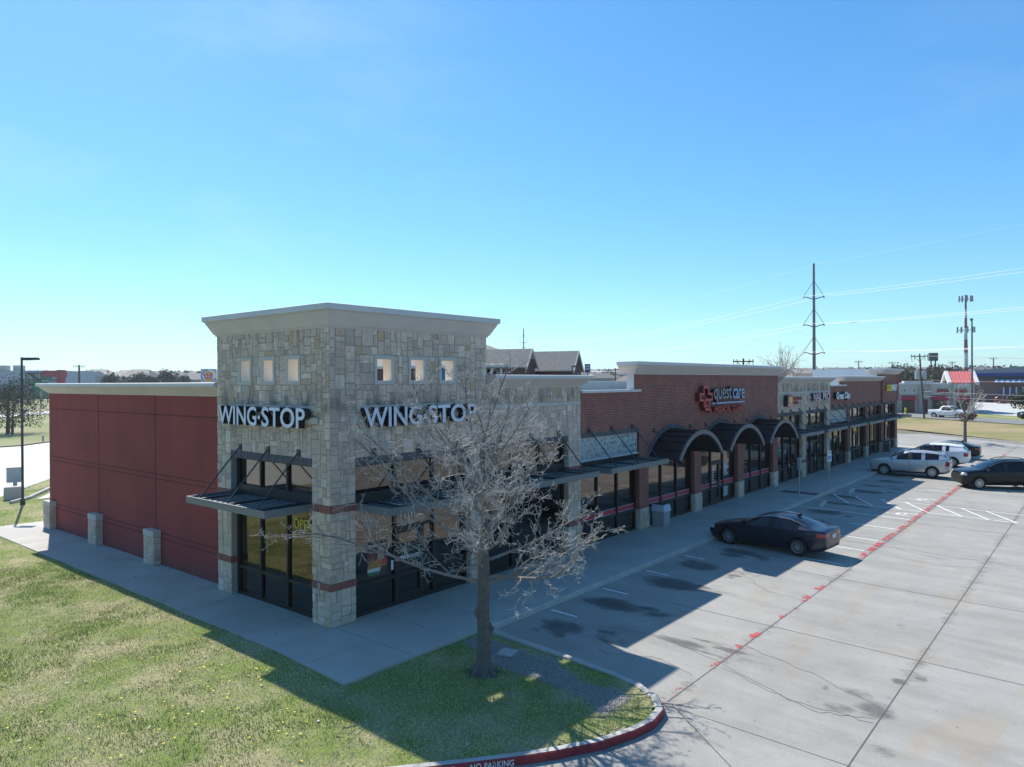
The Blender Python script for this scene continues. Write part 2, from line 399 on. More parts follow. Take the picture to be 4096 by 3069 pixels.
def bare_mask(x, y):
    t = (y + 3.4) / -4.6; c = 1.85 - .75 * np.clip(t, 0, 1); hw = .5 + .12 * np.sin(y * 2.1)
    e = np.abs(x - c) / hw + (fbm(x * 1.6 + 4, y * 1.6 + 4, 71) - .5) * 1.3
    return np.clip((1.1 - e) * 3, 0, 1) * (y > -8.0) * (y < -3.2)
LP2 = KL + [(-30, 28), (-6.5, 21.2), (1.5, 32.8), (4.6, 37), (6.2, 39.5), (9, 40), (9, 20.5), (-1.2, 20.5), (-1.2, -2.7), (2.4, -2.7)]
struct(grid_obj('lawn', X, Y, Z, 'lawn_soil', keep=inside(cx, cy, LP2), attr=('bare', bare_mask(X, Y))))

# parking lot with oil stains as a point attribute
xs = np.concatenate([np.arange(-12, 48, .12), np.arange(48, 92, 1.0)]); ys = np.concatenate([np.arange(-60, -18, 1.5), np.arange(-18, -2.95, .12)])
X, Y = np.meshgrid(xs, ys); Z = -.15 - .023 * np.clip(-3.1 - Y, 0, 11)
S = np.zeros_like(X); nz = fbm(X * 1.1 + 40, Y * .7 + 40, 17)
def blob(x, y, rx, ry, s, rot=0.0):
    global S
    dx, dy = X - x, Y - y; c_, s_ = math.cos(rot), math.sin(rot); a = (dx * c_ + dy * s_) / rx; b_ = (-dx * s_ + dy * c_) / ry
    S = np.maximum(S, s * np.clip(1.35 - (a * a + b_ * b_) ** .5 * (.75 + nz * .8), 0, 1))
for k in range(19):
    x = 4.4 + 2.75 * k + random.uniform(-.3, .3); q = random.uniform(.7, 1.15)
    if 16 < x < 18.5: continue
    blob(x, -4.35 + random.uniform(-.35, .3), .85 * q, 1.2 * q, 1.0 if k % 3 else .8)
    for _ in range(5): blob(x + random.uniform(-.7, .7), -4.6 + random.uniform(-1.2, 1.0), random.uniform(.12, .4), random.uniform(.2, .7), random.uniform(.5, .9), random.uniform(-.4, .4))
    blob(x + .15, -5.8, .4, 1.5 * q, .4); blob(x - random.uniform(.2, .5), -7.2, .2, 1.6, .3)
    for sx in (-.75, .75): blob(x + sx, -6.0, .12, 2.2, .33)
for (x, y, rx, ry, s, ro) in [(5.4, -7.2, .35, 1.0, .75, .05), (5.7, -8.3, .16, .9, .7, .1), (5.15, -7.9, .12, 1.3, .6, -.05), (5.9, -7.6, .1, 1.0, .6, .12), (5.35, -9.0, .12, .7, .5, 0), (4.6, -11.9, .5, .5, .7, 0), (5.2, -11.4, .5, .4, .5, .6), (6.5, -11.95, .25, .25, .8, 0), (7.0, -12.3, .3, .2, .6, 0), (4.2, -11.3, .35, .5, .55, .3), (5.1, -10.8, .3, .12, .5, 0), (3.0, -12.4, .35, .4, .5, 0), (22.4, -13.6, .35, .3, .9, 0), (17.5, -13.2, 1.2, .9, .25, 0), (8.0, -12.9, .8, .3, .25, 0), (10.5, -11.2, .8, .15, .4, .2), (1.1, -9.5, .5, .7, .3, 0), (6.5, -14.5, 2.0, .25, .25, -.4), (12.4, -6.2, .5, .8, .25, 0), (9.6, -7.0, .4, 1.2, .25, .1)]: blob(x, y, rx, ry, s, ro)
nj = fbm(X * .5 + 3, Y * .5 + 7, 31)
for yj in (-8.5, -12.06): S = np.maximum(S, .45 * np.clip(1 - np.abs(Y - yj) / (.25 + .4 * nj), 0, 1) * (nj > .42))
struct(grid_obj('parking_lot', X, Y, Z, 'lot_concrete', attr=('stain', S), keep=((X[:-1, :-1] + .5 < 89.3))))
def strip(mb, p, q, w, dz=.004, zf=zlot, n=None, mi=0):
    p = Vector(p); q = Vector(q); d = (q - p); n = n or max(1, int(d.length / 1.0)); d.normalize(); s = Vector((-d.y, d.x)) * w / 2
    for k in range(n):
        a = p.lerp(q, k / n); e = p.lerp(q, (k + 1) / n)
        mb.face([(v.x, v.y, zf(v.y) + dz) for v in (a - s, e - s, e + s, a + s)], mi)
jb = MB()
for yj in (-8.5, -12.06, -19, -26): strip(jb, (2.15 if yj > -9 else -12, yj), (89, yj), .024, n=60)
for xj in [2.0 + 6.1 * k for k in range(15)]: strip(jb, (xj, -3.1 if xj > 2.5 else -8.62), (xj + .05, -40), .022 if xj > 2.5 else .016, n=40)
strip(jb, (2.1, -8.62), (-2.5, -14.5), .02)
def crack(mb, pts, w=.012):
    out = []
    for a, b_ in zip(pts, pts[1:]):
        n = 7
        for k in range(n): t = k / n; out.append((a[0] + (b_[0] - a[0]) * t + random.uniform(-.06, .06), a[1] + (b_[1] - a[1]) * t + random.uniform(-.06, .06)))
    out.append(pts[-1])
    for a, b_ in zip(out, out[1:]): strip(mb, a, b_, w, .0045, n=1)
for pts in ([(4.6, -8.6), (3.9, -10.4), (4.0, -12)], [(6.2, -8.55), (5.6, -10.4), (4.9, -11.8)], [(4.75, -8.6), (3.7, -10.9), (4.2, -12)], [(5.0, -4.9), (5.4, -6.5), (4.9, -8.4)], [(12.9, -5.6), (11.2, -7.2), (11.0, -8.4)], [(20.3, -9), (19.6, -10.6), (20.6, -12)], [(19.0, -8.6), (18.3, -10.8), (19.2, -12)], [(3.6, -6.3), (4.1, -7.2), (3.7, -8.3)]): crack(jb, pts)
struct(jb.build('pavement_joint', JOINT))
# painted markings
pm = MB(); strip(pm, (17.6, -8.36), (41.5, -8.36), .22, .008); struct(pm.build('red_fire_line', 'worn_red'))
pm = MB(); strip(pm, (2.5, -8.42), (17.6, -8.4), .24, .008); strip(pm, (41.5, -8.36), (72, -8.36), .27, .008); strip(pm, (75.5, 0), (60, -40), .25, .008); struct(pm.build('faded_fire_line', 'faint_red'))
pm = MB()
for x in (5.2, 7.95, 10.7, 13.5): strip(pm, (x, -3.25), (x - .02, -3.25 - random.choice((.9, 1.1, 1.3))), .1, .008)
for x in (16.2, 18.95, 21.2, 24.2): strip(pm, (x, -6.3), (x, -8.2), .1, .008)
strip(pm, (35.2, -3.25), (35.2, -5.5), .1, .008); strip(pm, (38.0, -7.0), (38.0, -8.2), .1, .008); strip(pm, (40.7, -3.25), (40.7, -4.3), .1, .008)
for x in (27.03, 29.7, 32.25): strip(pm, (x, -3.2), (x, -8.25), .1, .008)
strip(pm, (29.7, -8.5), (29.7, -12.3), .1, .008); strip(pm, (32.25, -8.5), (32.25, -12.6), .1, .008)
for y in (-3.7, -4.9, -6.2, -7.4, -8.9, -10.0, -11.1): strip(pm, (32.2, y + .35), (29.75, y - 1.1), .1, .008)
def wheelchair(cx, cy):
    # international access symbol: head, body stroke, seat and wheel arc; the figure faces the stall, drawn along +x
    def st(a, b_): strip(pm, (cx + a[1], cy - a[0]), (cx + b_[1], cy - b_[0]), .1, .008, n=1)
    st((-.75, -.05), (-.6, -.05)); st((-.5, -.1), (.05, 0)); st((-.2, 0), (-.2, .28)); st((.05, 0), (.1, .38)); st((.1, .38), (.5, .45)); st((.5, .45), (.5, .6))
    pr = None
    for k in range(15):
        t = R(-60 - k * 17); q = (.12 + .42 * math.sin(t + 1.4), .02 + .42 * math.cos(t + 1.4))
        if pr: st(pr, q)
        pr = q
wheelchair(28.3, -7.7); wheelchair(33.75, -7.65)
struct(pm.build('white_markings', 'worn_white'))

# kerbs
def sweep(mb, path, prof, closed=False, flip=1, mis=None, zf=None, caps=True):
    """prof: list of (offset to the right of travel*flip, z)"""
    n = len(path); rows = []
    for i, p in enumerate(path):
        a = Vector(path[i - 1]) if i > 0 else None; c = Vector(path[i + 1]) if i < n - 1 else None; p = Vector(p)
        d1 = (p - a).normalized() if a else None; d2 = (c - p).normalized() if c else None
        d1 = d1 or d2; d2 = d2 or d1
        n1 = Vector((d1.y, -d1.x)); n2 = Vector((d2.y, -d2.x)); bis = n1 + n2
        bis = n1 if bis.length < 1e-6 else bis.normalized(); k = 1 / max(.35, bis.dot(n1))
        z0 = zf(p.y) if zf else 0.0
        rows.append([(p.x + bis.x * o * k * flip, p.y + bis.y * o * k * flip, z + z0) for o, z in prof])
    for i in range(n - 1):
        for j in range(len(prof) - 1): mb.face([rows[i][j], rows[i + 1][j], rows[i + 1][j + 1], rows[i][j + 1]], mis[j] if mis else 0)
    if caps: mb.face(rows[0], mis[0] if mis else 0); mb.face(rows[-1][::-1], mis[0] if mis else 0)
kp = [(.15, -.3), (.15, .13), (.125, .152), (.0, .154), (-.02, .14), (-.02, -.3)]
def zk(y): return zlot(y)
kb = MB(); sweep(kb, KL[:6], [(-o, z) for o, z in kp], zf=zk); struct(kb.build('kerb', KERB))
kb = MB(); sweep(kb, KL[5:], [(-o, z) for o, z in kp], zf=zk, mis=[0, 0, 1, 1, 1]); struct(kb.build('red_kerb', [REDK, KERB]))
kb = MB(); sweep(kb, [(2.5, -3.08), (28.2, -3.08)], [(.0, -.4), (.02, -.02), (-.02, .004), (-.2, .0045), (-.2, -.4)]); sweep(kb, [(28.2, -3.08), (29.6, -3.08), (32.4, -3.08), (33.8, -3.08)], [(.0, -.4), (.02, -.12), (-.02, -.1), (-.2, -.02), (-.2, -.4)]); sweep(kb, [(33.8, -3.08), (66.5, -3.08)], [(.0, -.4), (.02, -.02), (-.02, .004), (-.2, .0045), (-.2, -.4)])
struct(kb.build('walk_kerb', KERB))
def kerb_text(s, p, q, h):
    p = Vector(p); q = Vector(q); d = (q - p).normalized(); nn = Vector((d.y, -d.x)); mb = MB(); w = (q - p).length
    for V, F in text_letters(s, w, h, .004, .012, each=False):
        for f in F:
            if all(V[i][2] > .003 for i in f): mb.face([(p.x + d.x * V[i][0] + nn.x * .162, p.y + d.y * V[i][0] + nn.y * .162, zlot(p.y + d.y * V[i][0]) + .015 + V[i][1]) for i in f])
    return struct(mb.build('kerb_lettering', 'worn_white'))
kerb_text('NO PARKING', (-2.36, -7.07), (-1.75, -7.53), .11); kerb_text('FIRE LANE', (-3.08, -6.52), (-2.58, -6.91), .11)

# sidewalks
wk = MB()
wk.prism([(.1, 0.02), (.1, -3.06), (2.5, -3.06), (66.5, -3.06), (66.5, .32), (.32, .32)], -.4, 0.0)
wk.prism([(-1.76, 20.6), (-1.74, 6), (-1.76, 0), (-1.9, -3.05), (.096, -3.05), (.096, 20.6)], -.4, -.001)
wk.prism([(-2.2, 22.9), (-1.76, 20.604), (.5, 20.604), (.9, 22.7)], -.4, -.002)
wk.prism([(.098, .04), (.4, .04), (.4, 20.6), (.098, 20.6)], -.4, -.0015)
struct(wk.build('sidewalk', WALK))
jb = MB(); zw = lambda y: 0.0
for x in np.arange(1.6, 66, 1.55): strip(jb, (x, -3.0), (x, -.02), .014, .003, zw, 1)
for y in np.arange(-1.5, 20, 1.5): strip(jb, (-1.75, y), (.05, y), .014, .003, zw, 1)
strip(jb, (.097, -3.0), (.097, -.05), .02, .003, zw, 1); strip(jb, (2.5, -1.5), (66, -1.5), .012, .003, zw, 8)
struct(jb.build('sidewalk_joint', mk('joint_grey', (.2, .195, .185), .95)))
dw = MB(); dw.box(30.15, 30.95, -3.0, -1.0, -.05, .004); struct(dw.build('tactile_paving', mk('tactile_red', (.16, .075, .08), .9, .15, 8)))

# road and drive sheets away from the lot
def sheet(name, poly, mat, z, kind='structure', hz=True):
    bm = bmesh.new(); vs = [bm.verts.new((x, y, 0)) for x, y in poly]; bm.faces.new(vs)
    bmesh.ops.triangulate(bm, faces=bm.faces[:])
    for _ in range(9):
        es = [e for e in bm.edges if e.calc_length() > 9]
        if not es: break
        bmesh.ops.subdivide_edges(bm, edges=es, cuts=1); bmesh.ops.triangulate(bm, faces=[f for f in bm.faces if len(f.verts) > 3])
    for v in bm.verts: v.co.z = z + (h_far(math.hypot(v.co.x - CAMX, v.co.y - CAMY)) if hz else 0)
    for f in bm.faces:
        f.normal_update()
        if f.normal.z < 0: f.normal_flip()
    me = bpy.data.meshes.new(name); bm.to_mesh(me); bm.free(); me.materials.append(MATS[mat] if isinstance(mat, str) else mat)
    o = mesh_obj(me, name); o['kind'] = kind; return o
ROADC = mk('road_concrete', (.5, .49, .46), .75, .1, .4, spec=.4)
ASPH = mk('drive_asphalt', (.2, .2, .19), .9, .15, .5)
sheet('road', [(-40, -6), (-30, 15.2), (-6.5, 21.4), (1.66, 33.2), (6.2, 39.6), (14, 50), (60, 62), (60, 76), (40, 76), (16.7, 72.5), (13.7, 70.3), (11.7, 70.2), (-30, 66), (-60, 40)], ROADC, -.06)
sheet('grass_field', [(-60, 64), (-30, 66.3), (11.7, 70.5), (13.7, 70.6), (16.7, 72.8), (40, 76.5), (70, 78), (110, 130), (60, 200), (0, 160)], 'field_grass', .02)
for p, q, w, mt in (((16, 118), (110, 190), 5, ROADC), ((-10, 168), (130, 232), 3, ROADC), ((0, 205), (160, 300), 9, ASPH)):
    p = Vector(p); q = Vector(q); d = (q - p).normalized(); s = Vector((-d.y, d.x)) * w / 2
    sheet('far_road', [tuple(p - s), tuple(q - s), tuple(q + s), tuple(p + s)], mt, .12)
fk = MB(); sweep(fk, [(96, 13), (89.6, 5.6), (77.9, -8.4), (60, -29)], [(0, -.4), (0, .03), (.15, .03), (.15, -.4)], flip=-1); struct(fk.build('far_kerb', KERB))
sheet('side_lot', [(66.5, -2.98), (88.8, -2.98), (88.8, 5.0), (96, 13), (101, 24), (90, 30), (66.5, 30)], 'lot_concrete', -.14, hz=False)
sheet('grass_verge', [(100, 24), (89.7, 5.5), (78, -8.5), (60.2, -29), (85, -36), (103, -7), (113.6, 10), (121, 22)], 'verge_grass', -.02)
sheet('drive', [(121, 22), (113.6, 10), (103, -7), (85, -36), (94, -40), (109.5, -10.5), (120.5, 7), (128, 19)], ASPH, .05)
sheet('restaurant_lawn', [(120.6, 7), (110, -9.8), (115, -13), (126, 1.2), (126, 8)], 'lawn_soil', .04)
sheet('restaurant_lot', [(116, -13), (108, -24), (150, -50), (210, -20), (210, 40), (132, 26), (126, 8.2), (127, 1.0)], ROADC, .0)
sheet('lawn_strip', [(147, -2.5), (141, -8), (155, -12), (161, -5)], 'lawn_soil', .1)
# ---------------------------------------------------------------- retail building
BLD = empty('retail_building', 'long shopping strip of limestone, brick and red stucco with a square corner tower', 'building')
FR = wallmap('front'); SD = wallmap('side')
def stone_col(r):
    t = r.random(); v = r.uniform(.86, 1.1)
    if t < .035: return (0.573 * v, 0.413 * v, 0.254 * v)
    if t < .2: return (0.561 * v, 0.435 * v, 0.329 * v)
    if t < .36: return (0.695 * v, 0.572 * v, 0.464 * v)
    if t < .46: return (0.525 * v, 0.435 * v, 0.362 * v)
    return (0.622 * v, 0.501 * v, 0.394 * v)
SR = random.Random(5)
def stones(mb, P, u0, u1, v0, v1, base=0.0, cell=.078, big=1.0):
    nx = max(1, round((u1 - u0) / cell)); ny = max(1, round((v1 - v0) / cell)); cu = (u1 - u0) / nx; cv = (v1 - v0) / ny
    occ = [[False] * nx for _ in range(ny)]; g = .006
    for j in range(ny):
        for i in range(nx):
            if occ[j][i]: continue
            w = SR.choice((2, 3, 3, 4, 4, 5)); h = SR.choice((2, 2, 3, 3, 4, 5))
            while w > 1 and (i + w > nx or any(occ[j][i + k] for k in range(w))): w -= 1
            if j + h > ny: h = ny - j
            if nx - (i + w) == 1 and not occ[j][nx - 1]: w += 1
            if ny - (j + h) == 1: h += 1
            for b in range(h):
                for a in range(w): occ[j + b][i + a] = True
            a0, a1, b0, b1 = u0 + i * cu + g, u0 + (i + w) * cu - g, v0 + j * cv + g, v0 + (j + h) * cv - g
            d = base + SR.uniform(.006, .026); e = .008; c = stone_col(SR); jt = lambda: SR.uniform(-.004, .004)
            O = [P(a0, base - .01, b0), P(a1, base - .01, b0), P(a1, base - .01, b1), P(a0, base - .01, b1)]
            I = [P(a0 + e, d + jt(), b0 + e), P(a1 - e, d + jt(), b0 + e), P(a1 - e, d + jt(), b1 - e), P(a0 + e, d + jt(), b1 - e)]
            mb.face(I, 0, c)
            for k in range(4): mb.face([O[k], O[(k + 1) % 4], I[(k + 1) % 4], I[k]], 0, c)
STONEM = ['limestone_block', MORTAR]
def stone_wall(P, rects, th, name='stone_wall', parent=BLD, backs=None):
    mb = MB()
    for (u0, u1, v0, v1) in rects: stones(mb, P, u0, u1, v0, v1)
    for (u0, u1, v0, v1) in (backs or rects): fbox(mb, P, u0, u1, -th, .001, v0, v1, 1)
    return mb.build(name, STONEM, parent)
# ---- corner tower walls with three square openings on each face
ZT, LT = 7.84, 4.36
def tower_rects(a, b_, openings, pil):
    """mid field between a and b_ with openings [(o0,o1)] outer trims"""
    r = [(a, b_, LT, 6.33), (a, b_, 7.14, ZT)]; x = a
    for o0, o1 in openings: r.append((x, o0, 6.33, 7.14)); x = o1
    r.append((x, b_, 6.33, 7.14)); return r
SQF = [(1.46, 2.18), (2.71, 3.42), (3.95, 4.67)]
SQS = [(-4.43, -3.71), (-3.21, -2.51), (-1.99, -1.28)]
fr = tower_rects(.8, 5.33, SQF, 0)
stone_wall(FR, fr, .33)
stone_wall(SD, tower_rects(-4.91, -.8, SQS, 0), .33)
def pillar(P, u0, u1, top, th, bands, both=None, name='pillar', stone_from=0.0, parent=BLD):
    """limestone pier with projecting soldier brick bands; both = (P2, a0, a1) second face"""
    zs = [stone_from]
    for z0, z1 in bands: zs += [z0, z1]
    zs.append(top); rects = [(u0, u1, zs[k], zs[k + 1]) for k in range(0, len(zs), 2)]
    mb = MB()
    for r in rects: stones(mb, P, *r)
    if both:
        P2, a0, a1 = both
        for r in rects: stones(mb, P2, a0, a1, r[2], r[3])
    else:  # reveal on the left jamb
        Q = lambda u, d, v: P(u0 - d, u, v)
        for r in rects: stones(mb, Q, -th, 0.0, r[2], r[3])
    fbox(mb, P, u0, u1, -th, .001, stone_from, top, 1)
    o = mb.build(name, STONEM, parent)
    for z0, z1 in bands:
        bb = MB(); fbox(bb, P, u0 - .012, u1 + .012, -th + .01, .032, z0, z1); bb.build('brick_band', 'soldier_red', o)
        if both:
            pass
    return o
BANDS = [(.95, 1.13), (2.98, 3.17)]
# corner pier: one body, two stone faces
mb = MB()
for z0, z1 in ((0, .95), (1.13, 2.98), (3.17, ZT)):
    stones(mb, FR, -.004, .8, z0, z1); stones(mb, SD, -.8, .004, z0, z1)
    Q = lambda u, d, v: (.8 + d, u, v)
fbox(mb, FR, 0, .8, -.8, .001, 0, ZT, 1)
cp = mb.build('pillar', STONEM, BLD)
for z0, z1 in BANDS:
    bb = MB(); bb.box(-.032, .812, -.032, .805, z0, z1); bb.build('brick_band', 'soldier_red', cp)
pillar(FR, 5.33, 6.11, ZT, .33, BANDS)
pillar(SD, -5.7, -4.91, ZT, .33, BANDS)
# stone trims round the openings, inner reveals cream, painted lighter for bounced sunlight
def square_frame(P, o0, o1):
    mb = MB(); i0, i1 = o0 + .09, o1 - .09
    for a, b_, c, d in ((o0, o1, 6.33, 6.42), (o0, o1, 7.04, 7.14), (o0, i0, 6.42, 7.04), (i1, o1, 6.42, 7.04)): fbox(mb, P, a, b_, -.331, .034, c, d)
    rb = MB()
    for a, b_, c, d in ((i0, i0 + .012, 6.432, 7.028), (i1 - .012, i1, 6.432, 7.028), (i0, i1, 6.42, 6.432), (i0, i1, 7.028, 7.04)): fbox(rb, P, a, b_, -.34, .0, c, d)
    rb.build('reveal', mk('reveal_bounce_cream', (.8, .71, .6), .85, .05, 3), BLD)
    mb.build('opening_surround', [mk('pale_limestone', (.5, .48, .43), .9, .08, 3, fine=.06)], BLD)
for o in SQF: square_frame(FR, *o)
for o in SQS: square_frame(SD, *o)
def band_plate(P, u0, u1, z0, z1, t=.05, name='stone_band'):
    mb = MB(); fbox(mb, P, u0, u1, 0, t, z0, z1); mb.build(name, 'cast_stone', BLD)
band_plate(FR, .83, 5.3, 5.62, 5.76); band_plate(SD, -4.89, -.65, 5.62, 5.76)
def lintel(P, u0, u1, z0=4.16, z1=LT, mat='soldier_grey', t=.02):
    mb = MB(); fbox(mb, P, u0, u1, -.25, t, z0, z1); mb.build('lintel', mat, BLD)
lintel(FR, .8, 5.33); lintel(SD, -4.91, -.8)
# back returns of the tower parapet (white metal cladding inside)
for q in ((.33, 1.0, 5.36, 5.7), (5.78, 6.11, .33, .95)): mb = MB(); mb.box(*q, 5.2, ZT); mb.build('parapet_return', WHITEM, BLD)
def cornice(path, z0, z1, off, name='cornice', ends=True):
    h = z1 - z0; pr = [(0, z0 - .02), (.045, z0 - .02), (.045, z0 + .05 * h), (.08, z0 + .07 * h), (off * .72, z0 + .58 * h), (off * .76, z0 + .6 * h), (off * .76, z0 + .68 * h), (off * .88, z0 + .7 * h), (off * .88, z1 - .27 * h), (off, z1 - .26 * h), (off, z1), (off - .06, z1 + .015), (-.34, z1 + .01), (-.34, z0)]
    mi = [0] * 8 + [1, 1, 1, 1, 1]
    mb = MB(); sweep(mb, path, pr, mis=mi); return mb.build(name, [CREAM, CAP], BLD)
cornice([(.9, 5.7), (0, 5.7), (0, 0), (6.11, 0), (6.11, .95)], ZT, 8.42, .33)

# ---- left flank of red stucco
mb = MB(); mb.box(.3, .6, 5.71, 20.98, 0, 6.0); mb.build('stucco_wall', REDST, BLD)
mb = MB()
for y in (5.9, 10.6, 15.55): 
    if y > 6: mb.box(.292, .3, y - .012, y + .012, 1.12, 5.98)
for z in (5.28, 3.17, 3.0, 1.11, .93): mb.box(.2915, .3005, 5.72, 20.97, z - .011, z + .011)
mb.build('control_joint', GROOVE, BLD)
cornice([(.9, 20.98), (.3, 20.98), (.3, 5.72)], 5.98, 6.39, .42)
for y in (10.62, 15.6, 20.6):
    mb = MB(); y0, y1 = y - .385, y + .385
    stones(mb, SD, -y1, -y0, 0, .98, base=-.05); Q = lambda u, d, v: (u, y0 - d, v); stones(mb, Q, .05, .3, 0, .98)
    mb.box(.05, .3, y0, y1, 0, .98, 1)
    o = mb.build('stone_pier', STONEM, BLD); cb = MB(); ym = (y0 + y1) / 2; cb.box(.03, .3, y0 - .015, ym - .004, .985, 1.2); cb.box(.03, .3, ym + .004, y1 + .015, .985, 1.2); cb.build('pier_cap', TRIM, o)

# ---- front: bays repeat every 5.325 m, piers .8 wide
BAY = 5.325
def bay_open(k): return BAY * k + .8 - (.005 if k else 0), BAY * (k + 1) + .005
# stone fields
def stone_section(x0, x1, k0, k1, ztop):
    rects = []; rects.append((x0, x1, LT, ztop)); mb = MB(); stones(mb, FR, x0, x1, LT, 5.5); stones(mb, FR, x0, x1, 5.64, ztop); fbox(mb, FR, x0, x1, -.33, .001, LT, ztop, 1); mb.build('stone_wall', STONEM, BLD)
    for k in range(k0, k1 + 1): band_plate(FR, bay_open(k)[0] + .1, bay_open(k)[1] - .05, 5.5, 5.64, .03)
    mb = MB(); fbox(mb, FR, x0, x1, -.02, .015, 5.5, 5.64); mb.build('stone_course', 'limestone_block', BLD) if False else mb.build('stone_course', TRIM, BLD)
stone_section(6.112, 11.5, 1, 1, 6.2)
stone_section(32.76, 43.4, 6, 7, 6.2)
cornice([(6.13, 0), (11.5, 0), (11.5, .5)], 6.2, 6.6, .4); cornice([(32.78, 0), (43.4, 0), (43.4, .5)], 6.2, 6.59, .4)
for k in (1, 6, 7): lintel(FR, bay_open(k)[0], bay_open(k)[1])
pillar(FR, 10.69, 11.5, LT, .33, BANDS); pillar(FR, 37.28, 38.07, LT, .33, BANDS); pillar(FR, 42.6, 43.4, LT, .33, BANDS)
# brick fields; the wall above three arches is cut to the arc
def arch_z(x, xc, r, zc): 
    q = r * r - (x - xc) ** 2; return zc + math.sqrt(max(q, 0))
ARC = {}
for k in (3, 4, 5):
    a, b_ = bay_open(k); half = (b_ - a) / 2; rise = 1.15; r = (half * half + rise * rise) / (2 * rise); ARC[k] = ((a + b_) / 2, r, 4.2 - r, half)
def brick_wall(x0, x1, zb, zt, arches=(), y=0.0, name='brick_wall', parent=BLD, th=.3):
    mb = MB(); cuts = [x0, x1]
    for k in arches:
        xc, r, zc, half = ARC[k]; cuts += [xc - half + 2 * half * j / 24 for j in range(25)]
    cuts = sorted(set(round(c, 5) for c in cuts))
    for a, b_ in zip(cuts, cuts[1:]):
        za = zb2 = zb
        for k in arches:
            xc, r, zc, half = ARC[k]
            if a >= xc - half - 1e-4 and b_ <= xc + half + 1e-4: za, zb2 = arch_z(a, xc, r, zc), arch_z(b_, xc, r, zc)
        mb.hexa([(a, y, za), (b_, y, zb2), (b_, y + th, zb2), (a, y + th, za), (a, y, zt), (b_, y, zt), (b_, y + th, zt), (a, y + th, zt)])
    return mb.build(name, 'red_brick', parent)
brick_wall(11.505, 15.55, LT, 5.74); brick_wall(15.55, 32.75, LT - 1.31, 6.51, (3, 4, 5)) if False else None
brick_wall(15.55, 16.0, LT, 6.51); 
mb = MB()
brick_wall(16.0, 32.75, 3.05, 6.51, (3, 4, 5))
lb = MB(); fbox(lb, FR, 11.505, 15.548, -.3, .012, 5.74, 5.93); lb.build('soldier_course', 'soldier_red', BLD)
lb = MB(); fbox(lb, FR, 15.55, 32.75, -.3, .012, 6.51, 6.69); lb.build('soldier_course', 'soldier_red', BLD)
cb = MB(); cb.box(11.52, 16.06, -.07, .32, 5.93, 6.03); cb.build('coping', CAP, BLD)
cb = MB(); cb.box(15.53, 15.549, .0, .34, 6.03, 6.69); cb.build('coping_return', CAP, BLD)
cornice([(15.55, .6), (15.55, 0), (32.75, 0), (32.75, .6)], 6.69, 7.21, .42)
lintel(FR, 11.505, 15.98, 4.2, 4.38)
brick_wall(43.405, 58.4, LT, 5.92); brick_wall(46.8, 58.4, 5.92, 6.29); brick_wall(58.4, 64.68, LT, 6.88, y=-.1, th=.4)
for a, b_ in ((58.4, 58.95), (64.1, 64.7)): brick_wall(a, b_, LT, 6.9, y=-.16, th=.06, name='brick_pilaster')
cb = MB(); cb.box(43.42, 47.5, -.07, .32, 5.92, 6.03); cb.build('coping', CAP, BLD)
cornice([(46.8, .5), (46.8, 0), (58.39, 0)], 6.29, 6.67, .4); cornice([(58.4, .9), (58.4, -.1), (64.7, -.1), (64.7, 1.2)], 6.88, 7.36, .42)
for k in (8, 9, 10, 11): lintel(FR, bay_open(k)[0], bay_open(k)[1] - .01, t=.02 if k < 11 else .12)
mb = MB(); mb.box(58.42, 58.7, .32, 5.8, 5.2, 7.34); 
for y in np.arange(.5, 5.8, .3): mb.box(58.395, 58.42, y, y + .06, 5.2, 7.34)
mb.build('parapet_side', WHITEM, BLD); mb = MB(); mb.box(64.4, 64.7, .3, 5.8, 0, 7.34); mb.build('brick_wall', 'red_brick', BLD)
def brick_pillar(k):
    a = BAY * k; u0, u1 = a - .0, a + .8; mb = MB(); stones(mb, FR, u0, u1, 0, .86, base=.02)
    Q = lambda u, d, v: (u0 - d, u, v); stones(mb, Q, .0, .3, 0, .86, base=.02); mb.box(u0, u1, -.02, .3, 0, .88, 1)
    o = mb.build('pillar', STONEM, BLD)
    sb = MB(); sb.box(u0 - .012, u1 + .012, -.012, .3, .88, 1.07); sb.build('brick_band', 'soldier_red', o)
    bb = MB(); bb.box(u0, u1, .0, .299, 1.07, LT if k in (8, 9, 10, 11, 12) else 3.05); bb.build('brick_shaft', 'red_brick', o)
    if k == 3:
        e = MB(); e.box(u0, u0 + .03, .001, .3, 3.05, LT); e.build('brick_jamb', 'red_brick', o)
for k in (3, 4, 5, 6, 9, 10, 11, 12): brick_pillar(k)
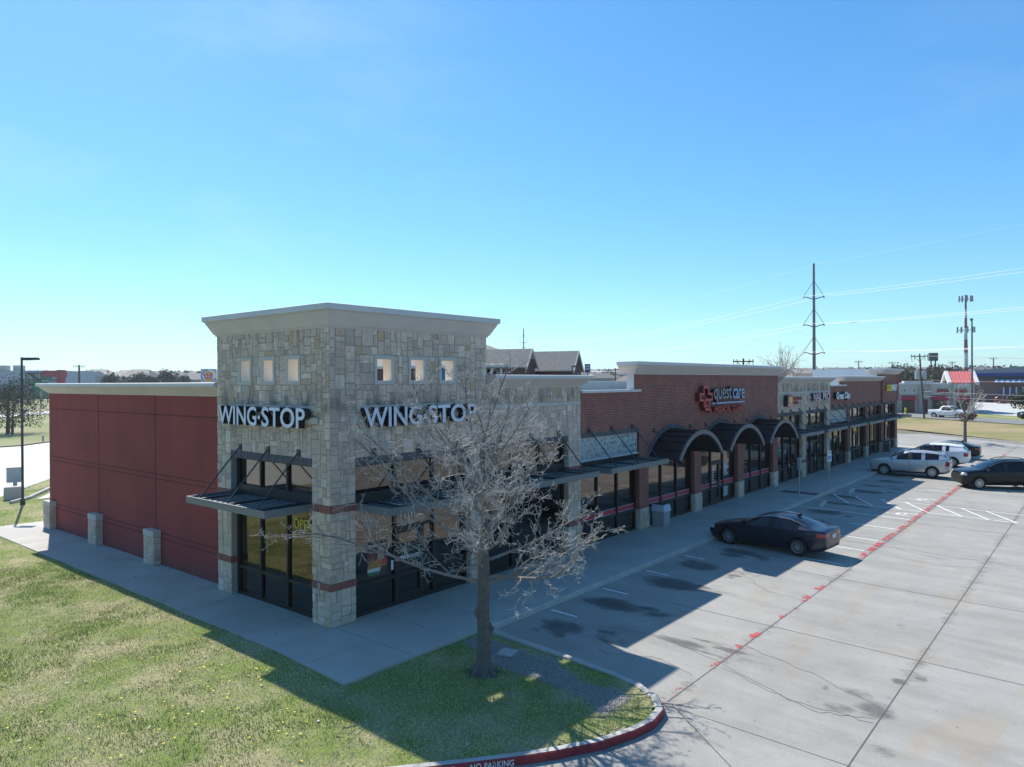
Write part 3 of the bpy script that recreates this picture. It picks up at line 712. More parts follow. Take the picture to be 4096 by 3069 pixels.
# arch rings and barrel canopies
for k in (3, 4, 5):
    xc, r, zc, half = ARC[k]; mb = MB(); t0 = math.asin(half / r); n = 30; ro = r + .2
    pts = []
    for j in range(n + 1):
        t = -t0 + 2 * t0 * j / n; pts.append((xc + math.sin(t) * r, zc + math.cos(t) * r, xc + math.sin(t) * ro, zc + math.cos(t) * ro))
    for p, q in zip(pts, pts[1:]):
        mb.hexa([(p[0], -.03, p[1]), (q[0], -.03, q[1]), (q[0], .25, q[1]), (p[0], .25, p[1]), (p[2], -.03, p[3]), (q[2], -.03, q[3]), (q[2], .25, q[3]), (p[2], .25, p[3])])
    mb.build('brick_arch', 'soldier_grey', BLD)
    rc = r - .08; mb = MB(); tt = t0 * 1.0
    for j in range(n):
        a = -tt + 2 * tt * j / n; c = -tt + 2 * tt * (j + 1) / n; A = (xc + math.sin(a) * rc, zc + math.cos(a) * rc); C = (xc + math.sin(c) * rc, zc + math.cos(c) * rc); B2 = (xc + math.sin(a) * (rc - .05), zc + math.cos(a) * (rc - .05)); D2 = (xc + math.sin(c) * (rc - .05), zc + math.cos(c) * (rc - .05))
        mb.hexa([(B2[0], -1.42, B2[1]), (D2[0], -1.42, D2[1]), (D2[0], .24, D2[1]), (B2[0], .24, B2[1]), (A[0], -1.42, A[1]), (C[0], -1.42, C[1]), (C[0], .24, C[1]), (A[0], .24, A[1])])
        if j % 3 == 0:
            e = .028; A2 = (xc + math.sin(a) * (rc + .045), zc + math.cos(a) * (rc + .045))
            mb.hexa([(A[0] - e, -1.42, A[1]), (A[0] + e, -1.42, A[1]), (A[0] + e, .1, A[1]), (A[0] - e, .1, A[1]), (A2[0] - e, -1.42, A2[1]), (A2[0] + e, -1.42, A2[1]), (A2[0] + e, .1, A2[1]), (A2[0] - e, .1, A2[1])])
    o = mb.build('arched_canopy', ARCHM, BLD)
    fb = MB()
    for j in range(n):
        a = -tt + 2 * tt * j / n; c = -tt + 2 * tt * (j + 1) / n
        f = lambda t, q: (xc + math.sin(t) * q, zc + math.cos(t) * q)
        p0, p1, q0, q1 = f(a, rc - .13), f(c, rc - .13), f(a, rc + .06), f(c, rc + .06)
        fb.hexa([(p0[0], -1.5, p0[1]), (p1[0], -1.5, p1[1]), (p1[0], -1.42, p1[1]), (p0[0], -1.42, p0[1]), (q0[0], -1.5, q0[1]), (q1[0], -1.5, q1[1]), (q1[0], -1.42, q1[1]), (q0[0], -1.42, q0[1])])
    fb.build('fascia', ARCHF, o)
    for s in (-1.8, 1.8):
        rb = MB(); rb.tube([(xc + s, -.03, 4.2), (xc + s * .98, -1.2, arch_z(xc + s * .98, xc, rc, zc) + .04)], .018, 6); rb.box(xc + s - .07, xc + s + .07, -.04, -.002, 4.1, 4.3); rb.build('tie_rod', DARKST, o)
# flat canopies on tie rods
def canopy(P, u0, u1, parent=BLD, deep=1.4, z0=2.955, z1=3.145, wall=.0):
    mb = MB()
    fbox(mb, P, u0, u1, deep - .05, deep, z0, z1); fbox(mb, P, u0, u0 + .05, -.1, deep - .05, z0, z1); fbox(mb, P, u1 - .05, u1, -.1, deep - .05, z0, z1)
    o = mb.build('canopy', STEEL, parent)
    db = MB(); fbox(db, P, u0 + .05, u1 - .05, -.1, deep - .05, 3.0, 3.03)
    x = u0 + .2
    while x < u1 - .2: fbox(db, P, x, x + .13, -.08, deep - .07, 3.03, 3.085); x += .29
    db.build('canopy_deck', DECK, o)
    rods = [u0 + f * (u1 - u0) for f in (.135, .5, .865)]
    for u in rods:
        bm_ = MB(); fbox(bm_, P, u - .05, u + .05, -.1, deep - .06, 3.0, 3.12); bm_.build('canopy_beam', DARKST, o)
        rb = MB(); rb.tube([P(u, .06, 4.48), P(u, deep - .12, 3.13)], .021, 6); rb.build('tie_rod', DARKST, o)
        bb = MB(); fbox(bb, P, u - .07, u + .07, .0, .05, 4.38, 4.58); bb.build('bracket', DARKST, o)
    return o
canopy(SD, -4.9, -.82)
for k in (0, 1, 2, 6, 7, 8, 9, 10, 11): a, b_ = bay_open(k); canopy(FR, a + .01, b_ - .01)
# glass block panels
GLB = None
def glass_block(x0, x1, z0, z1):
    m, nt, b, out = nodes('glass_block'); 
    sep = nt.nodes.new('ShaderNodeSeparateXYZ'); L(nt, pos(nt), sep.inputs[0]); cmb = nt.nodes.new('ShaderNodeCombineXYZ'); L(nt, sep.outputs[0], cmb.inputs[0]); L(nt, sep.outputs[2], cmb.inputs[1])
    w = noise(nt, 9, 2); L(nt, mixc(nt, ramp(nt, w, [(.35, 0.0), (.6, 1.0)]), (.10, .17, .19), (.38, .46, .47)), b.inputs['Base Color']); b.inputs['Roughness'].default_value = .08
    bump(nt, b, noise(nt, 14, 1), .8, .03)
    return m
GBM = glass_block(0, 0, 0, 0)
for (x0, x1) in ((11.6, 15.86), (43.5, 47.8)):
    o = MB(); o.box(x0, x1, .06, .1, 3.34, 4.2); fo = o.build('glass_block_window', mk('grout', (.42, .44, .43), .8), BLD)
    nx = 21; ny = 4; w = (x1 - x0 - .06) / nx; h = .82 / ny; g = MB()
    for i in range(nx):
        for j in range(ny):
            a, c = x0 + .03 + i * w + .012, 3.36 + j * h + .012; g.hexa([(a, .058, c), (a + w - .024, .058, c), (a + w - .024, .07, c), (a, .07, c), (a + .02, .035, c + h - .044) if False else (a, .058, c + h - .024), (a + w - .024, .058, c + h - .024), (a + w - .024, .07, c + h - .024), (a, .07, c + h - .024)])
    g.build('glass_block_pane', GBM, fo)
    s = MB(); s.box(x0 - .06, x1 + .06, .0, .12, 3.28, 3.335); s.build('sill', CAP, fo)
# storefront windows
def storefront(P, u0, u1, d=-.25, door=None, upper=True, stripe=False, arch=None, muls=None):
    mb = MB(); W = u1 - u0; mu = muls or [u0 + W / 3, u0 + 2 * W / 3]; fd0, fd1 = d - .04, d + .07
    top = 4.16 if upper else 3.0
    if arch: top = 3.05
    edges = [u0] + mu + [u1]
    def bar(a, b_, c, e): fbox(mb, P, a, b_, fd0, fd1, c, e)
    bar(u0, u1, 0, .09); bar(u0, u1, .8, .88); bar(u0, u0 + .06, .09, top); bar(u1 - .06, u1, .09, top)
    for m_ in mu: bar(m_ - .035, m_ + .035, .09, top if not arch else 4.0)
    if upper: fbox(mb, P, u0, u1, d - .04, d + .1, 2.92, 3.34); bar(u0, u1, 4.1, 4.16)
    elif not arch: fbox(mb, P, u0, u1, d - .04, d + .1, 2.92, 3.36)
    o = mb.build('storefront', FRAME, BLD)
    def pane(a, b_, c, e, mat='bronze_glass', nm='pane'):
        g = MB(); g.face([P(a, d, c), P(b_, d, c), P(b_, d, e), P(a, d, e)]); return g.build(nm, mat, o)
    for i in range(3):
        a, b_ = edges[i] + .03, edges[i + 1] - .03
        if door == i:
            continue
        pane(a, b_, .08, .81); 
        if arch:
            xc, r, zc, half = arch; g = MB(); n = 8; pts = [P(a, d, .87), P(b_, d, .87)] + [P(b_ + (a - b_) * j / n, d, arch_z(b_ + (a - b_) * j / n, xc, r, zc) - .02) for j in range(n + 1)]; g.face(pts); g.build('pane', 'bronze_glass', o)
        else: pane(a, b_, .87, 2.93)
    if upper:
        for i in range(3): pane(edges[i] + .03, edges[i + 1] - .03, 3.33, 4.11, 'bronze_glass')
    if stripe:
        s = MB(); e = .004
        for i in range(3):
            if door == i and False: continue
            a, b_ = edges[i] + .035, edges[i + 1] - .035
            s.face([P(a, d + e, .9), P(b_, d + e, .9), P(b_, d + e, 1.13), P(a, d + e, 1.13)], 0)
            for z in (.9, 1.105): s.face([P(a, d + e * 1.5, z), P(b_, d + e * 1.5, z), P(b_, d + e * 1.5, z + .025), P(a, d + e * 1.5, z + .025)], 1)
        s.build('window_stripe', [mk('vinyl_red', (.42, .03, .04), .5), mk('vinyl_lilac', (.4, .38, .5), .5)], o)
    if door is not None:
        a, b_ = edges[door] + .035, edges[door + 1] - .035; dw_ = 1.0; da, db_ = a, a + dw_
        dm = MB()
        for q in ((da, da + .1, .05, 2.15), (db_ - .1, db_, .05, 2.15), (da + .1, db_ - .1, .05, .28), (da + .1, db_ - .1, 2.03, 2.15), (da + .1, db_ - .1, .98, 1.03)): fbox(dm, P, q[0], q[1], d - .03, d + .055, q[2], q[3])
        fbox(dm, P, db_, db_ + .06, d - .03, d + .06, .05, 2.2); fbox(dm, P, da, b_, d - .03, d + .06, 2.15, 2.22)
        do = dm.build('door', FRAME, o)
        g = MB(); g.face([P(da + .1, d, .28), P(db_ - .1, d, .28), P(db_ - .1, d, 2.03), P(da + .1, d, 2.03)]); o2 = g.build('pane', 'bronze_glass', o)
        pane(db_ + .06, b_, .08, .81); pane(db_ + .06, b_, .87, 2.15)
        if arch:
            xc, r, zc, half = arch; g = MB(); n = 8; pts = [P(a, d, 2.2), P(b_, d, 2.2)] + [P(b_ + (a - b_) * j / n, d, arch_z(b_ + (a - b_) * j / n, xc, r, zc) - .02) for j in range(n + 1)]; g.face(pts); g.build('pane', 'bronze_glass', o)
        else: pane(a, b_, 2.22, 2.93)
        hb = MB(); hb.tube([P(db_ - .14, d + .055, .9), P(db_ - .14, d + .12, .92), P(db_ - .14, d + .12, 1.28), P(db_ - .14, d + .055, 1.3)], .014, 6); hb.build('handle', CHROME, do) if False else hb.build('door_handle', CHROME, o)
    return o
storefront(SD, -4.91, -.8, muls=[-3.62, -2.26])
sf0 = storefront(FR, .8, 5.33, door=1, muls=[2.38, 3.88])
for k in (1, 2, 3, 4, 5, 6, 7, 8, 9, 10, 11):
    a, b_ = bay_open(k)
    storefront(FR, a, b_, door={4: 1, 6: 1, 7: 1, 8: 1, 9: 1, 11: 1}.get(k), upper=k not in (2, 3, 4, 5, 8), stripe=k in (2, 3, 4, 5), arch=ARC.get(k))
# dark interior shell, roof, rear and inner parapets
mb = MB(); mb.box(.62, 64.4, .34, 20.7, 5.15, 5.3); mb.build('roof', ROOFM, BLD)
mb = MB(); mb.box(.6, 64.7, 20.7, 20.98, 0, 6.3); mb.build('rear_wall', GREYP, BLD)
cb = MB(); cb.box(.7, 64.75, 20.66, 21.02, 6.3, 6.38); cb.build('coping', CAP, BLD)
mb = MB(); mb.box(64.41, 64.7, 5.8, 20.7, 0, 6.3); mb.build('brick_wall', 'red_brick', BLD)
# ---------------------------------------------------------------- shop signs
def sign_root(name, label, loc): return empty(name, label, 'sign', loc)
def channel_word(P, u, v, w, h, letters, parent, face, back=BLACK, depth=.2, d0=.07, bold=.03, shear=0.0, space=1.0, name='letter'):
    return put_text(letters, P, u, v, w, h, depth, d0, [face, back], name, parent, bold, shear, True, space)
def raceway(P, u0, u1, v0, v1, parent, mat=TRIM, d=.09):
    mb = MB(); fbox(mb, P, u0, u1, .04, d, v0, v1); mb.build('raceway', mat, parent)
SIGNW = mk('sign_white', (.62, .67, .76), .45, .03)
for P, ua, ub, ra, rb, where in ((SD, -5.09, -.68, -4.6, -.45, 'tower face above the lawn beside the red flank'), (FR, .88, 5.31, .6, 5.2, 'tower face above the parking lot behind the bare tree')):
    s = sign_root('shop_sign', 'white raised letter sign on the ' + where, (0, 0, 0))
    raceway(P, ra, rb, 5.3, 5.46, s)
    w = ub - ua; ws = [(0, .472, 'WING'), (.53, .47, 'STOP')]
    for f0, fw, t in ws: channel_word(P, ua + f0 * w, 5.165, fw * w, .555, t, s, SIGNW, d0=.1, bold=.018)
    mb = MB(); c = ua + .5 * w
    for k in range(12):
        t0, t1 = 2 * math.pi * k / 12, 2 * math.pi * (k + 1) / 12; q = lambda t, d: P(c + .06 * math.cos(t), d, 5.42 + .06 * math.sin(t))
        mb.face([P(c, .3, 5.42), q(t0, .3), q(t1, .3)], 0); mb.face([q(t0, .1), q(t1, .1), q(t1, .3), q(t0, .3)], 1)
    mb.build('dot', [SIGNW, BLACK], s)
SILV = mk('sign_silver', (.2, .225, .225), .4); SBLUE = mk('sign_blue_return', (.02, .06, .16), .5); SRED = mk('sign_red', (.5, .045, .04), .45); SREDD = mk('sign_red_return', (.16, .012, .014), .5); SPALE = mk('sign_pale_blue', (.3, .39, .52), .45)
s = sign_root('clinic_sign', 'red outlined cross with silver and red letters on the tall brick wall above three arches', (0, 0, 0))
X0, X1 = 23.3, 29.6   # extent on the wall
def outline(P, pts, t, d0, d1, mats, name, parent):
    mb = MB(); n = len(pts); A = [Vector(p) for p in pts]; inn = []
    for i in range(n):
        a, b_, c = A[i - 1], A[i], A[(i + 1) % n]; d1_ = (b_ - a).normalized(); d2_ = (c - b_).normalized(); n1 = Vector((-d1_.y, d1_.x)); n2 = Vector((-d2_.y, d2_.x)); bi = (n1 + n2); bi = bi / max(.2, bi.dot(n1)); inn.append(b_ + bi * t)
    for i in range(n):
        j = (i + 1) % n
        mb.face([P(A[i].x, d1, A[i].y), P(A[j].x, d1, A[j].y), P(inn[j].x, d1, inn[j].y), P(inn[i].x, d1, inn[i].y)], 0)
        mb.face([P(A[i].x, d0, A[i].y), P(A[j].x, d0, A[j].y), P(A[j].x, d1, A[j].y), P(A[i].x, d1, A[i].y)], 1)
        mb.face([P(inn[i].x, d0, inn[i].y), P(inn[i].x, d1, inn[i].y), P(inn[j].x, d1, inn[j].y), P(inn[j].x, d0, inn[j].y)], 1)
    return mb.build(name, mats, parent)
cx, cz, a, e = 22.12, 5.58, .3, .74
cross = [(cx - a, cz - .5), (cx + a, cz - .5), (cx + a, cz - .2), (cx + e, cz - .2), (cx + e, cz + .2), (cx + a, cz + .2), (cx + a, cz + .53), (cx - a, cz + .53), (cx - a, cz + .2), (cx - e, cz + .2), (cx - e, cz - .2), (cx - a, cz - .2)]
outline(FR, cross, .1, .03, .26, [SRED, SREDD], 'cross', s)
q = [(cx - .16, 4.9), (cx + .36, 4.9), (cx + .36, 5.5), (cx - .16, 5.5)]; outline(FR, q, .12, .03, .28, [SRED, SREDD], 'cross_letter', s)
mb = MB(); mb.hexa([FR(cx + .16, .03, 5.02), FR(cx + .3, .03, 5.06), FR(cx + .3, .29, 5.06), FR(cx + .16, .29, 5.02), FR(cx + .46, .03, 4.8), FR(cx + .58, .03, 4.86), FR(cx + .58, .29, 4.86), FR(cx + .46, .29, 4.8)]); mb.build('cross_letter_tail', SRED, s)
channel_word(FR, 23.05, 5.19, 2.22, .9, 'quest', s, SILV, BLACK, d0=.05, bold=.012); channel_word(FR, 25.42, 5.42, 1.56, .55, 'care', s, SPALE, SBLUE, d0=.05, bold=.012)
mb = MB(); fbox(mb, FR, 22.95, 27.13, .04, .2, 5.2, 5.275); mb.build('light_bar', SPALE, s)
channel_word(FR, 23.1, 4.79, 3.9, .27, 'MEDICAL CLINIC', s, SRED, SREDD, d0=.05, bold=.02, shear=.18)
raceway(FR, 23.1, 26.9, 4.88, 4.95, s, SREDD)
s = sign_root('pizza_sign', 'red rounded badge and small red letters on the pale stone wall', (0, 0, 0))
mb = MB(); bx, bz = 34.22, 5.1
bad = [(-.54, -.34), (.54, -.34), (.54, .0), (.46, .3), (.3, .35), (-.3, .35), (-.46, .3), (-.54, .0)]
n = len(bad); mb.face([FR(bx + p, .3, bz + q_) for p, q_ in bad], 0)
for i in range(n): p, q_ = bad[i], bad[(i + 1) % n]; mb.face([FR(bx + p[0], .05, bz + p[1]), FR(bx + q_[0], .05, bz + q_[1]), FR(bx + q_[0], .3, bz + q_[1]), FR(bx + p[0], .3, bz + p[1])], 1)
o = mb.build('badge', [SRED, BLACK], s)
mb = MB(); mb.face([FR(bx + .28 * math.cos(t), .306, bz + .08 + .24 * math.sin(t)) for t in np.linspace(R(-215), R(35), 16)], 0); mb.build('badge_oval', mk('sign_cream', (.75, .7, .5), .5), s)
mb = MB(); mb.face([FR(bx + .2 * math.cos(t), .309, bz + .07 + .19 * math.sin(t)) for t in np.linspace(R(-215), R(35), 16)], 0); mb.build('badge_centre', YELLOW, s)
put_text("MARCO'S", FR, bx - .44, bz - .3, .88, .12, .006, .305, [WHITE, WHITE], 'badge_lettering', s, .02, each=False)
channel_word(FR, 34.95, 5.12, 1.66, .2, "MARCO'S", s, SRED, BLACK, d0=.05, bold=.02, depth=.16); channel_word(FR, 34.95, 4.85, 1.05, .19, 'PIZZA', s, SRED, BLACK, d0=.05, bold=.02, depth=.16)
s = sign_root('nail_salon_sign', 'pale pink raised capital letters on the stone wall right of the red badge sign', (0, 0, 0))
raceway(FR, 38.2, 42.6, 5.16, 5.3, s, GREYP); channel_word(FR, 38.9, 4.97, 3.6, .54, 'NAIL PRO', s, mk('sign_pink', (.66, .5, .53), .5), BLACK, d0=.09, bold=.03, depth=.16)
s = sign_root('barber_sign', 'white raised letters with dark returns on the low brick wall', (0, 0, 0))
channel_word(FR, 44.1, 4.96, 1.9, .53, 'Great', s, WHITE, BLACK, d0=.06, bold=.035); channel_word(FR, 46.18, 4.84, 1.5, .65, 'Clips', s, WHITE, BLACK, d0=.06, bold=.035)
s = sign_root('sandwich_shop_sign', 'yellow and white raised capitals on the far brick corner tower', (0, 0, 0))
channel_word(FR, 59.3, 5.33, 1.95, .62, 'SUB', s, YELLOW, mk('yellow_return', (.4, .28, .01), .6), d0=.05, bold=.05, shear=.2, depth=.25); channel_word(FR, 61.25, 5.33, 2.15, .62, 'WAY', s, WHITE, mk('grey_return', (.35, .36, .36), .6), d0=.05, bold=.05, shear=.2, depth=.25)
# window graphics
def decal_text(label, P, u, v, w, h, t, mat, d=-.235, bold=.0, name='window_lettering', cat='window lettering'):
    for o in put_text(t, P, u, v, w, h, .004, d, [mat, mat], name, None, bold, each=False): tag(o, label, cat)
NEON = mk('neon_yellow', (.62, .58, .05), .5)
decal_text('yellow open sign in the side window of the corner tower', SD, -1.98, 2.34, .9, .28, 'OPEN', NEON, d=-.22, bold=-.012, name='open_sign', cat='sign')
decal_text('white opening days text on the glass of the tower door', FR, 2.55, 1.25, .8, .1, 'OPEN 7 DAYS A WEEK', WHITE, bold=.02)
decal_text('white street number above the tower door', FR, 2.75, 2.42, .42, .17, '101', WHITE)
po = empty('window_poster', 'brown food poster with a basket of fries and paper bag behind the tower window', 'poster')
PF = lambda u, d, v: FR(u + .13, d, v)
def dq(P, pts, mat, nm, d): g = MB(); g.face([P(u, d, v) for u, v in pts]); return g.build(nm, mat, po)
dq(PF, [(1.25, .95), (1.98, .95), (1.98, 1.95), (1.25, 1.95)], mk('poster_brown', (.06, .04, .035), .5), 'sheet', -.244)
dq(PF, [(1.6, 1.35), (1.88, 1.35), (1.84, 1.75), (1.64, 1.78)], mk('paper_bag', (.36, .27, .17), .7), 'bag', -.240)
dq(PF, [(1.27 + .15 + .15 * math.cos(t), 1.46 + .15 * math.sin(t)) for t in np.linspace(0, 6.2, 14)], mk('ball_orange', (.2, .07, .045), .6), 'ball', -.239)
dq(PF, [(1.26, 1.2), (1.96, 1.22), (1.9, 1.36), (1.6, 1.42), (1.3, 1.36)], mk('food_orange', (.42, .2, .06), .7, .4, 18), 'food', -.238)
dq(PF, [(1.74, 1.27), (1.97, 1.27), (1.95, 1.4), (1.78, 1.42)], SRED, 'sauce', -.237)
dq(PF, [(1.27, 1.1), (1.7, 1.08), (1.74, 1.2), (1.26, 1.2)], mk('tray_white', (.5, .52, .48), .7), 'tray', -.236); dq(PF, [(1.3, 1.02), (1.66, 1.0), (1.7, 1.09), (1.27, 1.11)], mk('tray_green', (.03, .16, .1), .7), 'tray_label', -.235)
put_text('THE OFFICIAL WING', PF, 1.28, 1.8, .66, .05, .004, -.243, [WHITE, WHITE], 'poster_lettering', po, .01, each=False)
tag(dq(PF, [(2.12, 1.02), (2.2, 1.02), (2.2, 1.3), (2.12, 1.3)], WHITE, 'window_sticker', -.24), 'narrow white sticker on the tower window beside the food poster', 'sticker').parent = None
a, b_ = bay_open(4)
nt_ = MB()
for z in np.arange(.25, .8, .045): nt_.box(a + 3.2, a + 3.2 + random.uniform(.4, .62), .243, .246, z, z + .02)
for z in np.arange(1.35, 2.1, .05): nt_.box(a + 3.2, a + 3.2 + random.uniform(.4, .62), .243, .246, z, z + .022)
for z in np.arange(.9, 1.9, .09): nt_.box(a + 1.75, a + 1.75 + random.uniform(.2, .45), .243, .246, z, z + .025)
tag(nt_.build('window_notice', WHITE), 'white printed notices on the clinic door and the glass beside it', 'notice')
# ---------------------------------------------------------------- pavement furniture
def trash(x, y, z, body, top, label, h=.82):
    t = empty('litter_bin', label, 'litter bin', (x, y, z)); mb = MB()
    mb.hexa([(-.27, -.27, 0), (.27, -.27, 0), (.27, .27, 0), (-.27, .27, 0), (-.29, -.29, h * .7), (.29, -.29, h * .7), (.29, .29, h * .7), (-.29, .29, h * .7)]); mb.build('body', body, t)
    mb = MB(); mb.hexa([(-.32, -.32, h * .7), (.32, -.32, h * .7), (.32, .32, h * .7), (-.32, .32, h * .7), (-.28, -.28, h), (.28, -.28, h), (.28, .28, h), (-.28, .28, h)]); mb.box(-.2, .2, -.2, .2, h, h + .02, 1); mb.build('lid', [top, TRIMB], t)
trash(17.35, -.3, 0, mk('bin_grey', (.3, .31, .32), .8, .12, 30), mk('bin_liner', (.42, .5, .6), .5), 'grey litter bin with pale lid by the second brick pillar', .95)
trash(59.0, -.3, 0, mk('bin_brown', (.12, .1, .085), .9, .15, 30), mk('bin_lid', (.13, .14, .15), .6), 'dark brown litter bin at the far end of the walk', .95)
def access_sign(x, y, rz, label):
    t = empty('parking_sign', label, 'parking sign', (x, y, 0), rz, 'accessible parking signs'); mb = MB(); mb.tube([(0, 0, 0), (0, 0, 2.15)], .03, 6); mb.box(-.06, .06, -.06, .06, 0, .015); mb.build('post', GALV, t)
    mb = MB(); mb.box(-.155, .155, -.045, -.032, 1.55, 2.2); o = mb.build('plate', mk('sign_plate', (.6, .66, .64), .5), t)
    mb = MB(); mb.box(-.1, .1, -.05, -.0455, 1.65, 1.87); mb.build('blue_panel', mk('access_blue', (.02, .13, .5), .5), t)
    mb = MB(); mb.box(-.03, .0, -.053, -.0505, 1.79, 1.82); mb.box(-.03, -.01, -.053, -.0505, 1.72, 1.79); mb.box(-.03, .035, -.053, -.0505, 1.72, 1.735); mb.box(.02, .035, -.053, -.0505, 1.68, 1.735); mb.build('symbol', WHITE, t)
    g = mk('sign_green', (.03, .25, .15), .5); U = lambda u, d, v: (u, -d, v)
    put_text('RESERVED', U, -.12, 2.1, .24, .05, .003, .046, [g, g], 'plate_lettering', t, .01, each=False); put_text('PARKING', U, -.12, 2.02, .24, .05, .003, .046, [g, g], 'plate_lettering', t, .01, each=False)
access_sign(28.41, -2.67, R(62), 'accessible parking sign turned edge on beside the red paving strip'); access_sign(33.76, -2.67, R(-32), 'accessible parking sign showing its blue symbol before the stone pillar')
for x, rz, lb in ((28.3, R(8), 'concrete wheel stop nearest the dark sedan'), (33.7, R(5), 'concrete wheel stop right of the hatched zone')):
    mb = MB(); w = .85; pr = [(-.1, 0), (.1, 0), (.07, .13), (-.07, .13)]
    mb.hexa([(-w, -.1, 0), (w, -.1, 0), (w, .1, 0), (-w, .1, 0), (-w + .06, -.06, .13), (w - .06, -.06, .13), (w - .06, .06, .13), (-w + .06, .06, .13)])
    tag(mb.build('wheel_stop', KERB, None, loc=(x, -3.9, zlot(-3.9)), rz=rz), lb, 'wheel stop', 'concrete wheel stops')
mb = MB(); mb.box(-.05, .05, -.03, 0, 1.0, 1.14); mb.tube([(0, -.02, 1.0), (0, -.02, .86)], .012, 5); tag(mb.build('outlet_box', GALV, None, loc=(-.03, .45, -.02), rz=R(-90)), 'small grey outlet box on the corner pillar brick band', 'outlet box')

# ---------------------------------------------------------------- vehicles
def lerp(tab, x):
    xs_ = [t[0] for t in tab][::-1]; ys_ = [t[1] for t in tab][::-1]; return float(np.interp(x, xs_, ys_))
def wheel_meshes(r, w, spokes, rim_mat, dark_rim=False):
    mb = MB(); rr = r * .66
    mb.lathe([(rr, -w * .42), (r * .93, -w * .5), (r, -w * .36), (r, w * .36), (r * .93, w * .5), (rr, w * .42)], (0, 0, 0), 'y', 28)
    t = mb.build('wheel', RUBBER, None, smooth=True)
    mb = MB(); mb.lathe([(.001, w * .2), (rr * .5, w * .22), (rr * .97, w * .2), (rr, w * .3)], (0, 0, 0), 'y', 24, 1); mb.lathe([(rr * .9, w * .3), (rr * .93, w * .44), (rr * 1.0, w * .45), (rr * 1.02, w * .4)], (0, 0, 0), 'y', 24, 0)
    mb.lathe([(.001, w * .42), (rr * .18, w * .42), (rr * .22, w * .36)], (0, 0, 0), 'y', 12, 0)
    for k in range(spokes):
        a = 2 * math.pi * k / spokes; ca, sa = math.cos(a), math.sin(a); hw0, hw1 = rr * (.09 if spokes > 8 else .13), rr * (.07 if spokes > 8 else .17)
        p = lambda rad, s_, h: (ca * rad - sa * s_, h, sa * rad + ca * s_)
        mb.hexa([p(rr * .15, -hw0, w * .28), p(rr * .95, -hw1, w * .28), p(rr * .95, hw1, w * .28), p(rr * .15, hw0, w * .28), p(rr * .15, -hw0, w * .41), p(rr * .95, -hw1, w * .42), p(rr * .95, hw1, w * .42), p(rr * .15, hw0, w * .41)], 0)
    rm = mb.build('rim', [rim_mat, TRIMB], t); return t
